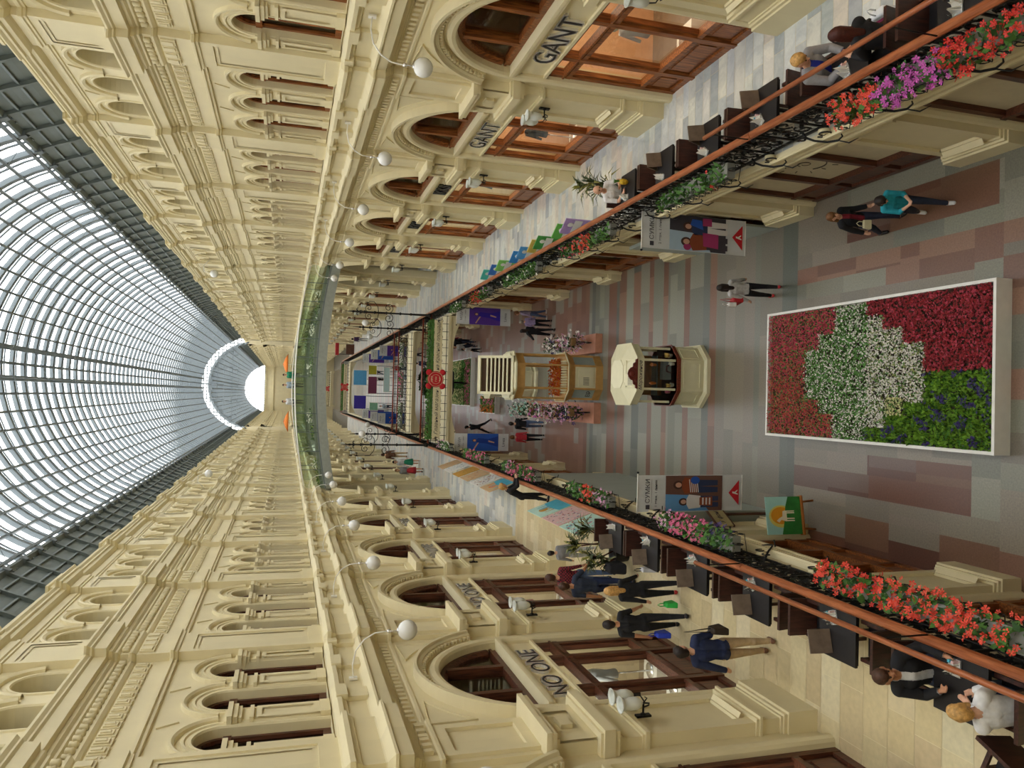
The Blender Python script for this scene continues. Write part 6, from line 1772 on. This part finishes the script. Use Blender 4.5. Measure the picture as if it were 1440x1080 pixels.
WINE = fab('wine', '7e1f2e'); BEIGE = fab('beige', 'b59c78'); PLAID = fab('red_check', '7a2430'); LBL = fab('pale_blue', 'a8bac6'); REDC = fab('red', 'b8323c'); GRN = fab('green', '2f8f6a'); LGREY = fab('light_grey', 'b4b2b0'); BRN = fab('brown', '6a4a34')
def checks(name):
    m, nt, b = nodes(name); tc = nt.nodes.new('ShaderNodeTexCoord'); c = nt.nodes.new('ShaderNodeTexChecker'); c.inputs['Scale'].default_value = 26
    c.inputs['Color1'].default_value = sr('8e2a38')+[1]; c.inputs['Color2'].default_value = sr('2a1a20')+[1]
    nt.links.new(tc.outputs['Object'], c.inputs['Vector']); nt.links.new(c.outputs['Color'], b.inputs['Base Color']); b.inputs['Roughness'].default_value = .85; return m
CHK = checks('cloth_red_black_check')
SHR = mat('red_shoe_leather', 'c8323a', .4); SHB = mat('black_shoe_leather', '1c1b1d', .4); SHW = mat('white_trainer', 'd8d8d6', .5); SHT = mat('tan_shoe', '6e4a34', .5)
GF = 0.0; G2 = 4.1
N_ = .0115; M_ = .016; F_ = .024
# --- ground floor
p, J = person('girl in a grey top and dark trousers walking beside the big flower bed', (2.08, 17.2, GF), 0, 1.68, hair=('dark', 'long'), top=LGREY, bottom=BLK, shoes=SHR, vox=N_, fem=True, legs=((10, 4), (-8, 6)), arms=((-4, 14, 10), (6, 14, 20)))
def bag_at(nm, L, size, m, lab, hm=None, rz=0, strap=None):
    t = thing(nm, lab, 'bag', L, rz)
    mb = MB(); w, d, h = size
    v = [(-w/2, -d/2, 0), (w/2, -d/2, 0), (w/2, d/2, 0), (-w/2, d/2, 0), (-w/2*.85, -d/2*.6, h), (w/2*.85, -d/2*.6, h), (w/2*.85, d/2*.6, h), (-w/2*.85, d/2*.6, h)]
    mb.add(v, [(0, 3, 2, 1), (4, 5, 6, 7), (0, 1, 5, 4), (1, 2, 6, 5), (2, 3, 7, 6), (3, 0, 4, 7)]); b = mb.build('body', [m], t)
    bv = b.modifiers.new('b', 'BEVEL'); bv.width = min(size)*.22; bv.segments = 3
    mb = MB(); mb.tube([(-w*.25, 0, h), (-w*.22, 0, h+.1), (0, 0, h+(strap or .16)), (w*.22, 0, h+.1), (w*.25, 0, h)], .01, 5); mb.build('handle', [hm or m], t)
    return t
bag_at('shoulder_bag', (1.78, 17.28, 1.02), (.16, .32, .26), mat('red_bag_leather', 'b3262c', .45), 'red shoulder bag hanging at the side of the walking girl', None, .2, .34)
bag_at('paper_bag', (1.66, 17.2, 1.24), (.12, .22, .2), mat('white_paper', 'dedad4', .8), 'white paper bag held by the walking girl above her red bag')
person('woman in a teal top and dark jeans looking down, lower right of the hall', (3.08, 12.05, GF), PI-.25, 1.66, hair=('dark', 'bob'), top=TEAL, sleeve=.75, bottom=DKJ, shoes=SHW, vox=N_, fem=True, nod=28, lean=6, legs=((22, 6), (-20, 16)), arms=((38, 4, 70, 30), (38, 4, 70, 30)))
person('woman in a black jacket and wine red top walking next to the teal woman', (3.0, 13.15, GF), PI+.15, 1.70, hair=('lightbrown', 'long'), top=WINE, jacket=BLK, bottom=DKJ, shoes=SHB, vox=N_, fem=True, legs=((16, 6), (-16, 14)), arms=((10, 8, 22), (-10, 12, 20)))
bag_at('hand_bag', (2.85, 12.9, .86), (.2, .1, .18), mat('cream_bag_leather', 'd5cda8', .5), 'small cream bag held in front of the woman in the black jacket')
person('man in black seen from behind with blue jeans, left of the bicycles', (-2.12, 35.7, GF), .0, 1.76, hair=('dark', 'short'), top=BLK, bottom=JEAN, shoes=SHB, vox=M_, legs=((14, 6), (-14, 12)))
person('woman in a red jacket and dark trousers by the left bicycles', (-2.78, 35.8, GF), .1, 1.66, hair=('lightbrown', 'bob'), top=REDC, bottom=BLK, shoes=SHB, vox=M_, fem=True, legs=((12, 6), (-12, 12)))
person('person in dark clothes striding behind the blue dress banner', (-2.7, 45.6, GF), .9, 1.75, hair=('dark', 'short'), top=BLK, bottom=BLK, shoes=SHB, vox=F_, legs=((30, 6), (-30, 18)), arms=((-25, 8, 20), (25, 8, 20)))
person('woman in black with a pale blue blouse pointing, right of the tan kiosk', (2.3, 34.4, GF), .5, 1.68, hair=('dark', 'long'), top=LBL, jacket=BLK, bottom=BLK, shoes=SHB, vox=M_, fem=True, legs=((6, 2), (-6, 4)), arms=((40, 10, 10), (6, 8, 30)))
person('child with lilac hood on the shoulder side of the pointing woman', (2.78, 34.95, GF), .3, 1.58, hair=('grey', 'bob'), top=fab('lilac', '9a8ab4'), bottom=BLK, shoes=SHB, vox=M_, fem=True, legs=((6, 2), (-6, 4)))
person('woman in a flowered blouse and jeans at the right shop fronts', (3.28, 35.6, GF), 1.2, 1.64, hair=('lightbrown', 'bob'), top=fab('flowered', 'a79ab6'), bottom=JEAN, shoes=SHW, vox=M_, fem=True, legs=((8, 2), (-8, 6)))
for i, (x, y, tc, bc, lb) in enumerate(((2.75, 50.5, BLK, DKJ, 'tall man in black in the group beneath the bridge'), (2.4, 50.0, LGREY, DKJ, 'woman in light grey in the group beneath the bridge'), (2.95, 51.8, WINE, BLK, 'woman in wine red in the group beneath the bridge'), (2.2, 48.8, WHT, BLK, 'child in white in front of the group beneath the bridge'))):
    person(lb, (x, y, GF), PI+.3*i, (1.82, 1.66, 1.68, 1.3)[i], hair=('dark', 'short' if i == 0 else 'bob'), top=tc, bottom=bc, shoes=SHB, vox=F_, fem=i > 0, legs=((6, 2), (-6, 4)))
# --- left gallery
pm, J = person('man in a navy jacket and beige trousers walking on the left gallery', (-5.0, 11.4, G2), .12, 1.76, hair=('dark', 'short'), top=NAVY, jacket=NAVY, bottom=BEIGE, shoes=SHT, vox=N_, legs=((8, 3), (-6, 5)), arms=((-12, 16, 20), (10, 8, 40)), head_turn=-25)
bag_at('shoulder_bag', (-4.68, 11.42, 5.0), (.12, .34, .26), mat('dark_brown_bag', '33291f', .5), 'dark brown shoulder bag worn by the man in the navy jacket', None, 0, .5)
person('blond woman dressed in black with red shoes on the left gallery', (-4.78, 14.55, G2), .25, 1.68, hair=('blond', 'long'), top=BLK, bottom=BLK, shoes=SHR, vox=N_, fem=True, legs=((14, 4), (-14, 10)), arms=((-10, 10, 16), (16, 14, 20)))
bag_at('paper_bag', (-4.42, 14.75, 4.62), (.1, .26, .3), mat('white_carrier', 'cfcfd6', .6), 'white carrier bag with dark handles held by the woman in red shoes', BLK)
bag_at('carrier_bag', (-5.05, 14.3, 4.35), (.12, .28, .24), mat('green_carrier', '2fae4a', .5), 'bright green carrier bag between the two people in black')
person('dark haired man in black with a blue bag on the left gallery', (-5.42, 14.4, G2), .2, 1.76, skin='tan', hair=('dark', 'short'), top=BLK, sleeve=.45, bottom=BLK, shoes=SHB, vox=N_, legs=((16, 4), (-14, 12)), arms=((-8, 10, 14), (8, 12, 20)))
bag_at('carrier_bag', (-5.62, 14.2, 4.55), (.12, .3, .28), mat('blue_carrier', '2a3fae', .5), 'royal blue bag at the hand of the dark haired man in black')
person('man in a dark blue T-shirt carrying a big black bag on the left gallery', (-5.25, 16.9, G2), .0, 1.8, skin='tan', hair=('brown', 'short'), top=DKJ, sleeve=.45, bottom=NAVY, shoes=SHB, vox=N_, legs=((12, 4), (-12, 10)), arms=((-6, 8, 10), (20, 30, 20)))
bag_at('travel_bag', (-4.82, 16.72, 4.42), (.26, .5, .42), BLK, 'bulky black travel bag carried at the side of the man in dark blue')
person('person in a red and black checked shirt behind the man with the travel bag', (-5.3, 18.0, G2), .0, 1.74, hair=('brown', 'short'), top=CHK, bottom=JEAN, shoes=SHB, vox=N_, legs=((8, 4), (-10, 8)))
person('child in a grey tracksuit near the dracaenas on the left gallery', (-4.95, 19.2, G2), .4, 1.30, hair=('dark', 'short'), top=GREYC, bottom=LGREY, shoes=SHW, vox=M_, legs=((8, 4), (-8, 8)))
person('woman in a white top and green skirt, far along the left gallery', (-5.0, 47.4, G2), PI, 1.66, hair=('dark', 'bob'), top=WHT, skirt=GRN, shoes=SHW, vox=F_, fem=True, legs=((8, 2), (-8, 4)))
person('woman in a red skirt and grey top, far along the left gallery', (-5.4, 46.2, G2), PI, 1.66, hair=('lightbrown', 'bob'), top=GREYC, skirt=REDC, shoes=SHB, vox=F_, fem=True, legs=((8, 2), (-8, 4)))
person('person in a brown coat at the left end of the bridge', (-4.95, 52.5, G2), .3, 1.74, hair=('brown', 'bob'), top=BRN, jacket=BRN, bottom=BEIGE, shoes=SHT, vox=F_, legs=((8, 2), (-8, 4)))
person('blond woman in black leaning on the left gallery handrail', (-3.95, 23.1, G2), -PI/2, 1.66, hair=('blond', 'bob'), top=BLK, jacket=BLK, bottom=BLK, shoes=SHB, vox=M_, fem=True, lean=24, legs=((4, 2), (-6, 6)), arms=((58, 4, 60, 20), (58, 4, 60, 20)))
person('woman in a purple jacket, far along the right gallery', (4.9, 82, G2), 0, 1.66, hair=('dark', 'bob'), top=fab('purple', '4a2f4e'), bottom=GREYC, shoes=SHB, vox=F_, fem=True, legs=((8, 2), (-8, 4)))
# --- people at the cafe tables
SITL = ((84, 82), (84, 84))
person('seated man in a dark jacket and white shirt, arm over the left handrail', (-4.0, 7.44, G2), PI, 1.78, skin='tan', hair=('brown', 'short'), top=WHT, jacket=BLK, bottom=DKJ, shoes=SHB, vox=N_, sit=True, legs=SITL, lean=4, head_turn=30, arms=((30, 42, 60, 15), (30, 8, 75, 30)))
person('seated blond person in a white jacket, back to us, at the front left table', (-4.02, 6.26, G2), 0, 1.66, hair=('blond', 'bob'), top=WHT, jacket=WHT, bottom=JEAN, shoes=SHB, vox=N_, sit=True, fem=True, legs=SITL, lean=6, arms=((35, 10, 70, 25), (30, 10, 70, 30)))
person('seated blond man in a grey jacket and blue shirt at the right tables', (4.0, 9.4, G2), PI, 1.76, hair=('blond', 'short'), top=fab('royal_blue', '27349e'), jacket=GREYC, bottom=DKJ, shoes=SHB, vox=N_, sit=True, legs=SITL, lean=14, nod=10, arms=((42, 14, 62, 35), (42, 14, 62, 35)))
person('seated person in black with dark red hair, facing the blond man', (4.0, 8.2, G2), 0, 1.72, hair=('red', 'long'), top=BLK, jacket=BLK, bottom=BLK, shoes=SHB, vox=N_, sit=True, fem=True, legs=SITL, lean=12, arms=((40, 8, 70, 25), (40, 8, 70, 25)))
person('seated bald man in a white T-shirt before the spiky plant', (4.0, 16.55, G2), PI, 1.76, skin='fair', hair=('grey', 'bald'), top=WHT, sleeve=.45, bottom=BLK, shoes=SHB, vox=N_, sit=True, legs=SITL, lean=8, arms=((48, 14, 80, 35), (36, 10, 70, 30)))
t = thing('fruit_drink', 'yellow pineapple drink with a green leaf on the bald man\'s table', 'drink', (4.12, 15.98, 4.86))
mb = MB(); mb.lathe([(.03, 0), (.06, .05), (.07, .13), (.05, .2), (.0, .2)], 12); mb.build('pineapple', [mat('pineapple_yellow', 'd9b22e', .5, var=.3, scale=40)], t)
mb = MB()
for i in range(5): mb.add([(0, 0, .19), (.03, .02*i-.04, .26), (.03*(i-2), .02, .36), (-.02, .02, .25)], [(0, 1, 2, 3)])
mb.build('leaf', [GRASS], t)
bag_at('shopping_bag', (4.62, 8.75, G2), (.16, .42, .38), mat('white_printed_bag', 'd9dcdf', .5), 'large white shopping bag with pink print standing by the right cafe tables')
mb = MB(); mb.quad((4.532, 8.62, 4.2), (4.532, 8.9, 4.2), (4.545, 8.88, 4.4), (4.545, 8.64, 4.4))
for v_, nm in (((4.62, 8.9), 'pink_print'),):
    q = tag(mb.build('gift_box', [mat('pink_print_card', 'd84a86', .5, var=.2)]), 'pink printed card on the front of the white shopping bag', 'card')
rp = random.Random(77)
for i in range(10):
    x, y = rp.uniform(-2.9, 2.9), 60+5.0*i
    if abs(x) < .8: x += 1.2
    person(f'small dark figure walking on the far ground floor, {WN_[i] if i < 7 else ("eighth","ninth","tenth")[i-7]} from the front', (x, y, GF), rp.uniform(0, 6), 1.7, hair=('dark', 'short'), top=rp.choice((BLK, REDC, LBL, NAVY, WHT)), bottom=rp.choice((BLK, JEAN, DKJ)), shoes=SHB, vox=.035, legs=((12, 4), (-12, 8)), group='distant shoppers')
for i, x in enumerate((-1.6, -.3, .5)):
    person(('woman in white', 'man in pale blue', 'person in green')[i]+' standing on the far glass footbridge', (x, 63.0, 10.735), PI, 1.72, hair=('dark', 'short'), top=(WHT, LBL, GRN)[i], bottom=DKJ, shoes=SHB, vox=.03, legs=((6, 2), (-6, 4)))
